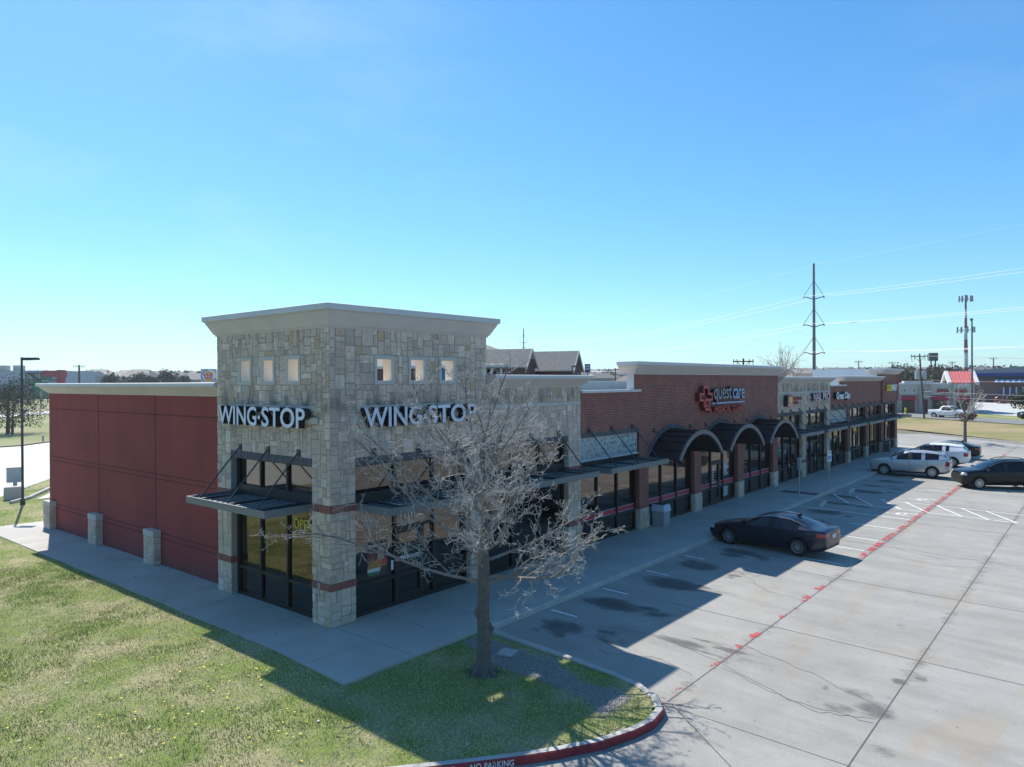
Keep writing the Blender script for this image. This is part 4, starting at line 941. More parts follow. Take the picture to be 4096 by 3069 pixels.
def car(name, label, cat, loc, rz, S, paint, lvl=3, group=None):
    root = empty(name, label, cat, loc, rz, group)
    st = S['st']; W = S['w']; rows = []
    for x in st:
        wf = lerp(S['plan'], x) * W; zb, zs, zt = lerp(S['zb'], x), lerp(S['zs'], x), lerp(S['zt'], x); cab = zt - zs > .16
        wr = lerp(S['wr'], x); zr = zt - (.075 if cab else .035); zr = max(zr, zs + .01)
        half = [(0, zb), (.8 * wf, zb), (.95 * wf, zb + .1), (wf, zb + .1 + .33 * (zs - zb)), (.99 * wf, zs - .1), (.945 * wf, zs), (wr if cab else min(wr, .86 * wf), zr), (.55 * wr, zt - .018), (0, zt)]
        rows.append([(x, -y, z) for y, z in half] + [(x, y, z) for y, z in half[-2:0:-1]])
    n = len(rows[0]); bm = bmesh.new(); V = [[bm.verts.new(p) for p in r_] for r_ in rows]; cr = bm.edges.layers.float.new('crease_edge')
    def inr(i, rng_): return any(st[i] <= a + 1e-6 and st[i + 1] >= b_ - 1e-6 for a, b_ in rng_)
    for i in range(len(st) - 1):
        for j in range(n):
            f = bm.faces.new((V[i][j], V[i][(j + 1) % n], V[i + 1][(j + 1) % n], V[i + 1][j])); jj = j if j < 8 else n - 1 - j; f.smooth = True; mi = 0
            if jj == 0: mi = 4
            elif jj == 5 and inr(i, S['side']): mi = 2
            elif jj == 5 and inr(i, S['bp']): mi = 9
            elif jj >= 6 and inr(i, S['ws']): mi = 1
            elif jj >= 6 and inr(i, S['rg']): mi = 3
            f.material_index = mi
    bm.faces.new(V[0][::-1]).smooth = True; bm.faces.new(V[-1]).smooth = True
    for i in range(len(st) - 1):
        for j in (5, n - 5, 1, n - 1):
            e = bm.edges.get((V[i][j], V[i + 1][j]))
            if e: e[cr] = .55 if j in (5, n - 5) else .8
    for i in S.get('crease', ()):
        for j in range(n):
            e = bm.edges.get((V[i][j], V[i][(j + 1) % n]))
            if e: e[cr] = .6
    bmesh.ops.recalc_face_normals(bm, faces=bm.faces[:])
    me = bpy.data.meshes.new('body'); bm.to_mesh(me); bm.free()
    mats = [paint, MATS['car_glass'], MATS['car_glass'], MATS['car_glass'], TRIMB, CLEARL, REDL, TRIMB, TRIMB, TRIMB]
    for m_ in mats: me.materials.append(m_)
    tmp = mesh_obj(me, 'body'); md = tmp.modifiers.new('s', 'SUBSURF'); md.levels = lvl; md.render_levels = lvl
    cm = MB(); rw = S['r']
    for x in (S['wx'][0], S['wx'][1]):
        for s_ in (-1, 1): cm.lathe([(.001, 0), (rw + .055, 0), (rw + .055, .42), (.001, .42)], (x, s_ * (W + .12) if s_ < 0 else W - .30, rw + .01), 'y', 28, 4) if s_ > 0 else cm.lathe([(.001, 0), (rw + .055, 0), (rw + .055, .42), (.001, .42)], (x, -W - .12, rw + .01), 'y', 28, 4)
    cut = cm.build('cut', mats); b2 = bmesh.new(); b2.from_mesh(cut.data); bmesh.ops.remove_doubles(b2, verts=b2.verts[:], dist=.0015); bmesh.ops.recalc_face_normals(b2, faces=b2.faces[:]); b2.to_mesh(cut.data); b2.free()
    for p in cut.data.polygons: p.material_index = 4
    bo = tmp.modifiers.new('b', 'BOOLEAN'); bo.operation = 'DIFFERENCE'; bo.object = cut; bo.solver = 'EXACT'
    dg = bpy.context.evaluated_depsgraph_get(); fin = bpy.data.meshes.new_from_object(tmp.evaluated_get(dg))
    bpy.data.objects.remove(tmp); bpy.data.objects.remove(cut)
    for p in fin.polygons:
        if p.material_index == 0:
            c = p.center
            for (x0, x1, y0, z0, z1, mi) in S['zones']:
                if x0 <= c.x <= x1 and abs(c.y) >= y0 and z0 <= c.z <= z1: p.material_index = mi; break
    names = {0: 'body', 1: 'windscreen', 2: 'side_window', 3: 'rear_window', 4: 'underbody', 5: 'headlight', 6: 'tail_light', 7: 'grille', 8: 'bumper_trim', 9: 'window_pillar'}
    for mi, nm in names.items():
        for sgn in ((0,) if mi not in (2, 5, 6, 9) else (-1, 1)):
            b3 = bmesh.new(); b3.from_mesh(fin)
            bmesh.ops.delete(b3, geom=[f for f in b3.faces if f.material_index != mi or (sgn and f.calc_center_median().y * sgn < 0)], context='FACES')
            if b3.faces:
                pm_ = bpy.data.meshes.new(nm); b3.to_mesh(pm_); pm_.materials.clear(); pm_.materials.append(mats[mi])
                for p in pm_.polygons: p.material_index = 0
                if mi == 0: pm_.set_sharp_from_angle(angle=R(42))
                mesh_obj(pm_, nm, root)
            b3.free()
    bpy.data.meshes.remove(fin)
    t = wheel_meshes(rw, .23, S['spokes'], S.get('rim', RIM)); first = True
    for x in S['wx']:
        for s_ in (1, -1):
            o = t if first else copy_tree(t); first = False; o.parent = root; o.location = (x, s_ * (W - .135), rw + .004); o.rotation_euler = (0, random.uniform(0, 6) if lvl > 2 else 0, 0 if s_ > 0 else math.pi)
    for s_ in (-1, 1):
        x, z = S['mirror']; mb = MB(); y = s_ * (W * .945 + .1); mb.hexa([(x - .05, y - .11, z), (x + .09, y - .09, z + .01), (x + .09, y + .09, z + .01), (x - .05, y + .11, z), (x - .05, y - .1, z + .15), (x + .05, y - .08, z + .14), (x + .05, y + .08, z + .14), (x - .05, y + .1, z + .15)]); mb.build('mirror', S.get('mirmat', paint), root)
        for x in S['handles']: mb = MB(); zz = lerp(S['zs'], x) - .1; mb.box(x - .11, x + .11, s_ * W * .985 - .02, s_ * W * .985 + .02, zz - .015, zz + .02); mb.build('door_handle', S.get('hm', paint), root)
        if S.get('chrome'):
            pts = [(x, s_ * (lerp(S['wr'], x) + .012), lerp(S['zt'], x) - .075 + .01) for x in S['chrome']]; mb = MB(); mb.tube(pts, .017, 5); mb.build('window_trim', RIM, root)
        if S.get('rack'):
            a, b_ = S['rack']; mb = MB(); pts = [(a + (b_ - a) * k / 6, s_ * (lerp(S['wr'], a) - .06), lerp(S['zt'], a + (b_ - a) * k / 6) + (.05 if 0 < k < 6 else -.02)) for k in range(7)]; mb.tube(pts, .022, 5); mb.build('roof_rail', S['rackm'], root)
        for xd in S['seams']:
            mb = MB(); pts = []
            for k in range(9):
                z0, z1 = lerp(S['zb'], xd) + .12, lerp(S['zs'], xd); z = z0 + (z1 - z0) * k / 8; f = (z - z0) / (z1 - z0); y = W * lerp(S['plan'], xd) * (.955 + .045 * min(1, f * 2.6) if f < .4 else 1.0 - .045 * max(0, (f - .75) / .25)); pts.append((xd + .05 * f, s_ * (y + .0), z))
            mb.tube(pts, .007, 4); mb.build('door_seam', TRIMB, root)
    x = st[-1]; mb = MB(); mb.box(x - .02, x + .03, -.16, .16, S['plate'], S['plate'] + .14); mb.build('number_plate', mk('plate_white', (.6, .6, .6), .5), root)
    if S.get('fin'): mb = MB(); xf = S['fin']; z = lerp(S['zt'], xf); mb.hexa([(xf - .14, -.03, z - .01), (xf + .12, -.012, z - .01), (xf + .12, .012, z - .01), (xf - .14, .03, z - .01), (xf - .14, -.008, z + .09), (xf - .08, -.006, z + .09), (xf - .08, .006, z + .09), (xf - .14, .008, z + .09)]); mb.build('aerial_fin', paint, root)
    return root
PL = [(3, .8), (2.36, .74), (2.28, .84), (2.05, .94), (1.5, .985), (.9, 1), (-1.2, 1), (-1.9, .97), (-2.2, .92), (-2.33, .84), (-2.36, .78), (-3, .7)]
SEDAN = dict(bp=[(-.24, -.33)], w=.91, r=.335, wx=(1.42, -1.36), spokes=10, mirror=(.72, .93), handles=(-.18, -1.05), seams=(.98, -.3, -1.12), plate=.72, chrome=(.72, .5, .2, -.2, -.6, -1.0, -1.35, -1.62), fin=-1.05,
  st=[2.38, 2.3, 2.12, 1.75, 1.35, .95, .5, .08, -.24, -.33, -.8, -1.12, -1.35, -1.72, -1.92, -2.18, -2.33, -2.37], plan=PL,
  zb=[(3, .3), (2.38, .34), (2.3, .24), (2, .19), (-2, .2), (-2.3, .3), (-2.4, .42)],
  zs=[(3, .5), (2.38, .56), (2.3, .65), (2.12, .71), (1.75, .78), (.95, .9), (0, .94), (-1.2, .99), (-1.75, 1.02), (-2.18, 1.03), (-2.33, .96), (-2.38, .8)],
  zt=[(3, .5), (2.38, .62), (2.3, .72), (2.12, .79), (1.75, .86), (1.35, .93), (.95, .99), (.5, 1.23), (.08, 1.39), (-.3, 1.43), (-.8, 1.41), (-1.12, 1.36), (-1.35, 1.28), (-1.72, 1.14), (-1.92, 1.08), (-2.18, 1.08), (-2.33, 1.03), (-2.38, .86)],
  wr=[(2.4, .5), (2.12, .66), (1.35, .74), (.95, .74), (.5, .66), (.08, .6), (-.8, .58), (-1.3, .62), (-1.72, .68), (-2.2, .74), (-2.4, .6)],
  ws=[(.95, .08)], rg=[(-1.12, -1.72)], side=[(.5, -.24), (-.33, -1.35)],
  zones=[(2.08, 2.45, .55, .6, .72, 5), (2.2, 2.45, 0, .28, .6, 7), (-2.45, -2.05, .36, .8, .93, 6), (-2.45, -2.2, .0, .28, .42, 8)])
def stretch(S, kx, kz, **kw):
    T = dict(S)
    for k in ('zb', 'zs', 'zt'): T[k] = [(x * kx, z * kz) for x, z in S[k]]
    for k in ('wr', 'plan'): T[k] = [(x * kx, z) for x, z in S[k]]
    T['st'] = [x * kx for x in S['st']]
    for k in ('ws', 'rg', 'side', 'bp'): T[k] = [(a * kx, b_ * kx) for a, b_ in S[k]]
    T.update(kw); return T
SUV = dict(bp=[(-.05, -.15)], w=.98, r=.38, wx=(1.5, -1.5), spokes=14, mirror=(.95, 1.13), handles=(.0, -1.0), seams=(1.18, -.14, -1.2), plate=.95, rack=(.1, -1.95), rackm=TRIMB, hm=CHROME,
  st=[2.5, 2.42, 2.22, 1.85, 1.5, 1.2, .7, .25, -.05, -.15, -.95, -1.06, -1.2, -2.0, -2.2, -2.42, -2.52, -2.56], plan=[(3, .75), (2.5, .76), (2.42, .85), (2.22, .93), (1.85, .98), (1.2, 1), (-1.6, 1), (-2.2, .97), (-2.42, .93), (-2.52, .86), (-2.56, .8), (-3, .7)],
  zb=[(3, .4), (2.5, .4), (2.4, .28), (2, .23), (-2, .25), (-2.4, .34), (-2.6, .5)],
  zs=[(3, .8), (2.5, .86), (2.42, .97), (2.22, 1.02), (1.85, 1.06), (1.2, 1.1), (0, 1.13), (-1.2, 1.18), (-2.0, 1.24), (-2.42, 1.26), (-2.52, 1.2), (-2.58, .95)],
  zt=[(3, .9), (2.5, .96), (2.42, 1.05), (2.22, 1.12), (1.85, 1.17), (1.5, 1.2), (1.2, 1.24), (.7, 1.52), (.25, 1.7), (-.1, 1.77), (-1.0, 1.79), (-2.0, 1.71), (-2.2, 1.63), (-2.42, 1.36), (-2.52, 1.22), (-2.58, 1.0)],
  wr=[(2.5, .6), (2.2, .76), (1.5, .84), (1.2, .84), (.7, .75), (.25, .67), (-1, .64), (-2, .63), (-2.25, .66), (-2.42, .72), (-2.52, .78), (-2.6, .7)],
  ws=[(1.2, .25)], rg=[(-2.2, -2.52)], side=[(.7, -.05), (-.15, -.95), (-1.06, -2.0)],
  zones=[(2.1, 2.6, .58, .84, 1.0, 5), (2.3, 2.6, 0, .5, .92, 7), (-2.6, -2.2, .55, .86, 1.12, 6), (-2.7, 2.7, 0, .0, .36, 4)])
def paint(name, c, metal=.3, rough=.3, coat=.35):
    return mk(name, c, rough, .02, 1, metal=metal, coat=coat, spec=.5 if coat > .2 else .3)
P_NAVY = paint('navy_paint', (.018, .026, .045), .5, .28); P_SILV = paint('silver_paint', (.52, .53, .53), .55, .33); P_WHITE = paint('white_paint', (.75, .76, .76), 0, .3); P_BLK = paint('black_paint', (.005, .006, .008), .0, .25, .12); P_MAR = paint('maroon_paint', (.09, .012, .016), .3, .3); P_GREY = paint('grey_paint', (.16, .18, .19), .4, .35); P_BLUE = paint('blue_paint', (.03, .06, .2), .3, .3)
car('sedan', 'dark navy sedan parked nose to the walk in front of the arched windows', 'car', (17.15, -5.28, -.2), R(85.4), SEDAN, P_NAVY)
car('suv', 'silver SUV with dark roof rails parked nose to the walk', 'car', (44.35, -4.95, -.19), R(93), stretch(SUV, .96, 1.0, wx=(1.44, -1.44)), P_SILV)
car('suv', 'white SUV parked between the silver SUV and the black sedan', 'car', (51.95, -5.0, -.19), R(91), stretch(SUV, .975, .99, spokes=16, rackm=P_WHITE, side=[(.7 * .975, -.05 * .975), (-.15 * .975, -.95 * .975), (-1.06 * .975, -1.2 * .975)]), P_WHITE)
car('sedan', 'black sedan farthest along the row of parked cars', 'car', (59.05, -4.95, -.19), R(92), stretch(SEDAN, 1.02, 1.02, spokes=10), P_BLK)
car('suv', 'black SUV with roof rails facing the shops across the red line', 'car', (42.0, -10.2, -.31), R(122), stretch(SUV, .95, 1.0, r=.37, w=.95, spokes=10, wx=(1.43, -1.43), chrome=(.8, .6, .3, 0, -.6, -1.2, -1.8), hm=P_BLK), P_BLK)
TRUCK = stretch(SUV, 1.15, 1.0, bp=[(-.05, -.15)], r=.42, wx=(1.75, -1.95), w=.99, spokes=8, rack=None, rackm=None, handles=(.3, -.7), mirror=(.95, 1.25),
  st=[2.88, 2.8, 2.55, 2.1, 1.6, 1.3, .85, .5, -.05, -.15, -.85, -1.0, -1.15, -1.25, -2.3, -2.85, -2.93, -2.96],
  plan=[(3, .85), (2.88, .86), (2.7, .95), (2.2, 1), (-2.8, 1), (-2.95, .95), (-3, .9)], zb=[(3, .5), (2.8, .38), (-2.8, .45), (-3, .5)],
  zs=[(3, .95), (2.88, 1.0), (2.7, 1.08), (2.1, 1.14), (1.3, 1.2), (-1.1, 1.24), (-1.25, 1.26), (-2.9, 1.28), (-3, 1.2)], zt=[(3, 1.05), (2.88, 1.08), (2.7, 1.16), (2.1, 1.24), (1.6, 1.28), (1.3, 1.32), (.85, 1.7), (.5, 1.88), (-.1, 1.94), (-.85, 1.92), (-1.0, 1.86), (-1.15, 1.55), (-1.25, 1.3), (-2.9, 1.31), (-3, 1.24)],
  wr=[(2.9, .8), (1.3, .84), (.85, .78), (.5, .73), (-.85, .73), (-1.15, .76), (-1.25, .86), (-3, .86)], ws=[(1.3, .5)], rg=[(-1.0, -1.15)], side=[(.85, -.05), (-.15, -.85)], seams=(1.1, -.1, -1.05),
  zones=[(2.55, 3, .55, .85, 1.08, 5), (2.7, 3, 0, .6, 1.0, 7), (-3, -2.85, .8, .8, 1.15, 6), (-3, 3, 0, 0, .48, 4)])
car('pickup_truck', 'white four door pickup truck on the drive in front of the restaurant', 'truck', (113.9, 2.9, .5), R(-116), TRUCK, P_WHITE, 2)
car('suv', 'dark off-roader at the right edge on the drive near the restaurant', 'car', (116.3, -7.6, .5), R(115), stretch(SUV, .96, 1.04, spokes=8), P_BLK, 2)
car('suv', 'maroon SUV parked beyond the restaurant under the blue roof', 'car', (166.5, .2, 1.25), R(-110), SUV, P_MAR, 2)
car('suv', 'grey car driving on the distant highway beside the overpass', 'car', (69, 248, 2.3), R(-120), SUV, P_GREY, 1)
car('suv', 'blue car driving on the distant highway ahead of the grey one', 'car', (74.3, 257.3, 2.4), R(-120), SUV, P_BLUE, 1)
# ---------------------------------------------------------------- trees
def grow(start, direc, length, rad, level, P, out, rnd):
    """one branch as a bent polyline with children; out[level] collects (points, radii)"""
    n = P['seg'][level]; pts = [Vector(start)]; d = Vector(direc).normalized(); st = length / n
    for k in range(n):
        d = d + Vector((rnd.gauss(0, 1), rnd.gauss(0, 1), rnd.gauss(0, 1))) * P['wob'][level] + Vector((0, 0, P['up'][level])); d.normalize(); pts.append(pts[-1] + d * st)
    rs = [max(P['rmin'], rad * (1 - (.8 if level else .55) * k / n)) for k in range(n + 1)]
    out.append((level, pts, rs))
    if level + 1 >= len(P['seg']): return
    for c in range(P['kids'][level]):
        t = P['t0'][level] + (1 - P['t0'][level]) * (c + rnd.random()) / P['kids'][level]; f = t * n; i = min(int(f), n - 1); p = pts[i].lerp(pts[i + 1], f - i); dd = (pts[i + 1] - pts[i]).normalized()
        a = Vector((rnd.gauss(0, 1), rnd.gauss(0, 1), rnd.gauss(0, .6))); a = (a - dd * a.dot(dd)).normalized(); ang_ = R(rnd.uniform(*P['ang'][level]))
        nd = dd * math.cos(ang_) + a * math.sin(ang_)
        grow(p, nd, length * P['len'][level] * rnd.uniform(.65, 1.15) * (1.15 - .55 * t), max(P['rmin'], rs[i] * .55), level + 1, P, out, rnd)
def emit(mb, branches, sides, mi=0):
    for lv, pts, rs in branches: mb.tube(pts, rs, sides[min(lv, len(sides) - 1)], mi, cap=False)
# the bare tree in front of the corner tower: pale multi limbed crown from 2 m to 7 m
HX, HY = .5, -4.85; rnd = random.Random(21)
tr = empty('bare_tree', 'leafless grey tree on the grass island in front of the corner tower', 'tree', (HX, HY, zlawn(HY)))
tb = MB(); tb.tube([(0, 0, -.1), (.0, 0, .05), (.01, .0, .25), (.03, .0, .7), (.02, .02, 1.3), (.05, .02, 1.9), (.06, .03, 2.3), (.08, .03, 2.9), (.1, .05, 3.6), (.13, .05, 4.5)], [.34, .25, .175, .15, .142, .134, .138, .09, .06, .034], 12, cap=True)
for k in range(7):
    a = k * .9 + .3; tb.tube([(.1 * math.cos(a), .1 * math.sin(a), .2), (.24 * math.cos(a), .24 * math.sin(a), .05), (.42 * math.cos(a), .42 * math.sin(a), -.06)], [.09, .075, .03], 6)
for z, a in ((1.35, 2.6), (1.75, 3.6), (.95, -.4), (2.1, .6)): tb.tube([(.03 + .12 * math.cos(a), .12 * math.sin(a), z - .12), (.03 + .17 * math.cos(a), .17 * math.sin(a), z), (.03 + .13 * math.cos(a), .13 * math.sin(a), z + .13)], [.05, .075, .04], 7)
tb.build('trunk', BARK, tr, smooth=True)
PH = dict(seg=[10, 7, 5, 4], wob=[.1, .17, .25, .33], up=[.035, .04, .07, .1], rmin=.0042, kids=[11, 7, 5, 0], t0=[.14, .1, .1], ang=[(25, 62), (28, 70), (30, 80)], len=[.42, .42, .42])
br = []; limbs = []
for k in range(20):
    f = k / 19; z = 1.95 + 2.6 * f ** 1.2; a = k * 2.39996 + rnd.uniform(-.3, .3); el = 6 + 62 * f + rnd.uniform(-7, 7)
    lf = max(0, math.cos(a) * -.637 + math.sin(a) * .77)
    limbs.append((z, a, el, (3.15 + .45 * math.sin(f * 3.1)) * (1 - .42 * f) * (1 + .3 * lf) * rnd.uniform(.9, 1.1), .04 - .012 * f))
for z, a, el, ln, r_ in limbs:
    o_ = .05 * min(1, (z - 1.9))
    grow((.06 + o_, .03, z), (math.cos(a) * math.cos(R(el)), math.sin(a) * math.cos(R(el)), math.sin(R(el))), ln, r_, 0, PH, br, rnd)
grow((.13, .05, 4.4), (.05, .02, 1), 1.5, .032, 0, PH, br, rnd)
mb = MB(); emit(mb, [b_ for b_ in br if b_[0] < 2], [6, 5], 0); emit(mb, [b_ for b_ in br if b_[0] > 1], [3, 3, 3, 3], 1); mb.build('crown', [mk('limb_bark_shaded', (.2, .18, .16), .9, .3, 7), TWIG_SUNLIT], tr)  # limbs coloured dark as if shaded, twigs pale as if sunlit
def bare_tree(name, label, loc, H, seed, spread=.55, twig=TWIG_SUNLIT, dens=1.0, group=None, leaves=None, base=.3, n_l=9):
    rnd = random.Random(seed); t = empty(name, label, 'tree', loc, 0, group); s = H / 7
    mb = MB(); mb.tube([(0, 0, -.3), (0, 0, .2), (.05, 0, H * base), (.1, .05, H * (base + .25))], [.22 * s, .17 * s, .13 * s, .07 * s], 8); mb.build('trunk', BARK, t)
    P = dict(seg=[6, 4, 3], wob=[.09, .16, .25], up=[.07, .05, .05], rmin=.012 * s, kids=[int(8 * dens), int(5 * dens), 0], t0=[.2, .15], ang=[(25, 60), (30, 75)], len=[.5, .5]); b_ = []
    for k in range(n_l):
        a = k * 2.4 + rnd.uniform(-.3, .3); el = rnd.uniform(15, 80) if spread > .5 else rnd.uniform(40, 85); grow((.05, 0, H * (base + .02 * k)), (math.cos(a) * math.cos(R(el)), math.sin(a) * math.cos(R(el)), math.sin(R(el))), H * (.45 if el > 45 else .38) * rnd.uniform(.85, 1.1), .055 * s, 0, P, b_, rnd)
    mb = MB(); emit(mb, b_, [5, 3, 3]); mb.build('crown', twig, t)
    if leaves:
        cnt, lo, hi, sz, zmax = leaves; lb = MB(); tips = [p for lv, pts, rs in b_ if lv >= 1 for p in pts if p.z < zmax]
        for _ in range(cnt):
            p = rnd.choice(tips) + Vector((rnd.gauss(0, .12), rnd.gauss(0, .12), rnd.gauss(0, .1))) * s; leaf(lb, p, sz * rnd.uniform(.6, 1.3), tuple(rnd.uniform(a, b2) for a, b2 in zip(lo, hi)), rnd)
        lb.build('leaves', 'leaf_colours', t)
    return t
def leaf(mb, p, s, c, rnd):
    a = Vector((rnd.gauss(0, 1), rnd.gauss(0, 1), rnd.gauss(0, 1))).normalized(); b_ = a.cross(Vector((rnd.gauss(0, 1), rnd.gauss(0, 1), rnd.gauss(0, 1)))).normalized(); mb.face([p - a * s, p + b_ * s * .5, p + a * s, p - b_ * s * .5], 0, c)
bare_tree('bare_tree', 'small bare tree with brown low leaves at the far lot end', (74.9, -4.15, -.2), 6.9, 4, leaves=(1000, (.07, .045, .03), (.2, .13, .09), .11, 2.9), base=.33, dens=.8, n_l=8)
bare_tree('bare_tree', 'tall pale bare tree rising behind the arched shopfront roof', (130.1, 32.9, .6), 12.5, 9, twig=mk('pale_twig', (.42, .36, .3), .9), base=.35, n_l=11)
def leafy_tree(name, label, loc, H, W_, seed, lo, hi, n=1500, trunk=.25, group=None, size=.22, lumps=14, bottom=.2):
    rnd = random.Random(seed); t = empty(name, label, 'tree', loc, 0, group); mb = MB(); mb.tube([(0, 0, -.4), (.05, 0, H * .3), (.1, .1, H * .65)], [H * .035, H * .028, H * .012], 7); mb.build('trunk', BARK, t)
    C_ = []; 
    for _ in range(lumps):
        a, r_ = rnd.uniform(0, 6.28), W_ * .5 * math.sqrt(rnd.random()) * .75; z = H * rnd.uniform(bottom + .1, .85); k = 1 - .45 * abs(z / H - .5) * 2; C_.append((Vector((math.cos(a) * r_ * k, math.sin(a) * r_ * k, z)), rnd.uniform(.16, .28) * W_, rnd.uniform(.65, 1.25)))
    lb = MB()
    for _ in range(n):
        c, r_, v = rnd.choice(C_); d = Vector((rnd.gauss(0, 1), rnd.gauss(0, 1), rnd.gauss(0, .8))).normalized() * r_ * rnd.random() ** .4; p = c + d
        if p.z < H * bottom: continue
        leaf(lb, p, size * rnd.uniform(.6, 1.4), tuple(rnd.uniform(a, b_) * v for a, b_ in zip(lo, hi)), rnd)
    lb.build('crown', 'leaf_colours', t); return t
OLV = ((.06, .065, .04), (.16, .155, .1)); DKG = ((.018, .03, .014), (.05, .065, .03)); GRN = ((.05, .07, .02), (.12, .14, .05))
leafy_tree('live_oak', 'grey green oak with drooping crown beyond the bright road at the left edge', (17.4, 88.2, .05), 7.3, 8.8, 3, (.05, .05, .035), (.19, .18, .13), 5200, size=.12, lumps=30, bottom=.12)
bare_tree('bare_tree', 'twiggy bare crown standing within the left edge oak', (17.6, 87.2, .05), 7.2, 14, dens=1.1, twig=mk('grey_twig', (.2, .185, .165), .9), base=.2)
leafy_tree('oak_tree', 'broad olive oak left of the transformer pole behind the restaurant', (221, 31, 2.0), 8.0, 14, 5, *OLV, 2600, size=.35)
leafy_tree('oak_tree', 'olive oak behind the transformer pole and the flat restaurant roof', (226, 24.5, 2.0), 7.0, 9, 6, *OLV, 1800, size=.35)
leafy_tree('oak_tree', 'olive oak just left of the red restaurant gable', (217, 19.5, 2.0), 7.6, 11, 7, *OLV, 2400, size=.35)
leafy_tree('oak_tree', 'round green oak cut by the right edge of the photo', (111.5, -7.9, .4), 6.6, 5.6, 8, *GRN, 3200, size=.16, bottom=.25)
rl = random.Random(3)
for lab, px_, py_, H, W_, sd, pal in (('dark evergreen left of the pale green bush on the skyline', 116, 309, 6.5, 8, 11, DKG), ('pale green bush between the dark evergreens', 119, 305, 4.6, 6.5, 12, ((.16, .18, .07), (.3, .3, .14))), ('long dark evergreen clump in the middle above the red wall', 122.5, 299, 7.6, 11, 13, DKG), ('low dark evergreen right of the middle clump', 125.5, 293.5, 6.2, 8, 14, DKG), ('tallest dark evergreen near the round burger sign', 129, 287, 9.2, 10, 15, DKG), ('brownish thin tree behind the round burger sign', 133.5, 282.5, 6.8, 7, 16, ((.12, .11, .08), (.22, .2, .16))), ('grey brown tree at the left end of the skyline row', 109, 318, 5.2, 7, 17, ((.06, .06, .05), (.13, .12, .1)))):
    leafy_tree('evergreen_tree', lab, (px_, py_, 3.0), H, W_, sd, *pal, 1300, size=.45)
# ---------------------------------------------------------------- poles, lamps and signs around
def lamp(x, y, z0, H, rz, label, r=.065, arm=.15, ln=.72, group='parking lot lamps'):
    t = empty('street_lamp', label, 'street lamp', (x, y, z0), rz, group); mb = MB(); mb.tube([(0, 0, 0), (0, 0, H)], [r, r * .85], 8); mb.tube([(0, 0, 0), (0, 0, .35)], r * 1.9, 8); mb.build('pole', DARKST, t)
    mb = MB(); mb.box(0, arm, -.03, .03, H - .14, H - .06); mb.hexa([(arm, -.17, H - .17), (arm + ln, -.17, H - .15), (arm + ln, .17, H - .15), (arm, .17, H - .17), (arm, -.15, H - .02), (arm + ln - .03, -.15, H - .02), (arm + ln - .03, .15, H - .02), (arm, .15, H - .02)]); mb.build('lamp_head', DARKST, t)
lamp(1.57, 28.9, -.05, 7.85, R(-50), 'dark shoebox lamp post on the lawn behind the red flank'); lamp(46.2, 24.5, 0, 7.9, R(-130), 'short lamp post behind the roof left of the tall brick wall')
mb = MB(); mb.hexa([(-.48, -.3, 0), (.48, -.3, 0), (.48, .3, 0), (-.48, .3, 0), (-.46, -.28, .72), (.46, -.28, .72), (.46, .28, .72), (-.46, .28, .72)]); tag(mb.build('concrete_block', mk('block_concrete', (.42, .39, .38), .9, .1, 3), None, loc=(1.92, 31.5, -.05), rz=R(-18)), 'low concrete block by the lamp post foot', 'concrete block')
t = empty('utility_cabinet', 'grey steel cabinet on a stub post beside the road', 'utility cabinet', (3.6, 37.2, -.1), R(-25)); mb = MB(); mb.box(-.42, .42, -.22, .22, .35, 1.25); mb.box(-.45, .45, -.25, .25, 1.25, 1.29); mb.build('housing', mk('cabinet_grey', (.33, .36, .36), .6), t); mb = MB(); mb.box(-.1, .1, -.08, .08, -.1, .35); mb.build('post', GALV, t)
mb = MB(); sweep(mb, [(1.2, 29.8), (2.4, 30.9), (4.5, 34.2), (7, 38)], [(0, -.3), (0, .12), (.18, .12), (.18, -.3)]); struct(mb.build('drive_kerb', KERB))
sheet('drive_pad', [(2.6, 30.2), (4.8, 33.6), (7.5, 37.5), (9, 36), (9, 30)], ROADC, .0, hz=False)
t = empty('fire_hydrant', 'small silver fire hydrant on the far grass beside the road', 'fire hydrant', (16.7, 73.9, 0)); mb = MB(); mb.lathe([(.13, 0), (.13, .06), (.09, .07), (.09, .5), (.12, .52), (.1, .62), (.05, .7), (.03, .76), (.001, .76)], (0, 0, 0), 'z', 12); mb.build('barrel', GALV, t); mb = MB(); mb.tube([(-.17, 0, .4), (.17, 0, .4)], .05, 8); mb.tube([(0, 0, .4), (0, -.18, .4)], .06, 8); mb.build('outlet', GALV, t)
def steel_tower(x, y, z0, H, rz, label, arms):
    t = empty('transmission_pole', label, 'power pole', (x, y, z0), rz, 'steel transmission poles'); mb = MB(); mb.tube([(0, 0, 0), (0, 0, H)], [.45, .25], 10); mb.build('shaft', mk('weathered_steel', (.14, .13, .13), .7, .15), t)
    for z in arms:
        mb = MB()
        for s in (-1, 1):
            mb.tube([(0, 0, z - .4), (s * 2.5, 0, z + .35)], [.14, .1], 5); mb.tube([(0, 0, z + 4.2), (s * 2.4, 0, z + .6)], [.06, .06], 4); mb.tube([(0, s * .1, z + .2), (s * .3, 1.4, z + .5)], .06, 4); mb.box(s * 2.5 - .12, s * 2.5 + .12, -.12, .12, z - .1, z + .3)
        mb.build('crossarm', DARKST, t)
steel_tower(175.2, 41.2, 1.3, 34, R(-45), 'tall steel transmission pole with three arm tiers behind the far shops', (28.3, 21.4, 14.5)) if False else steel_tower(175.2, 41.2, 1.3, 34, R(-50), 'tall steel transmission pole with three arm tiers behind the far shops', (25.5, 18.6, 11.7))
steel_tower(287.8, 223.7, 3, 31.2, R(-50), 'distant steel transmission pole above the hotel roof', (24.0, 17.8, 11.5))
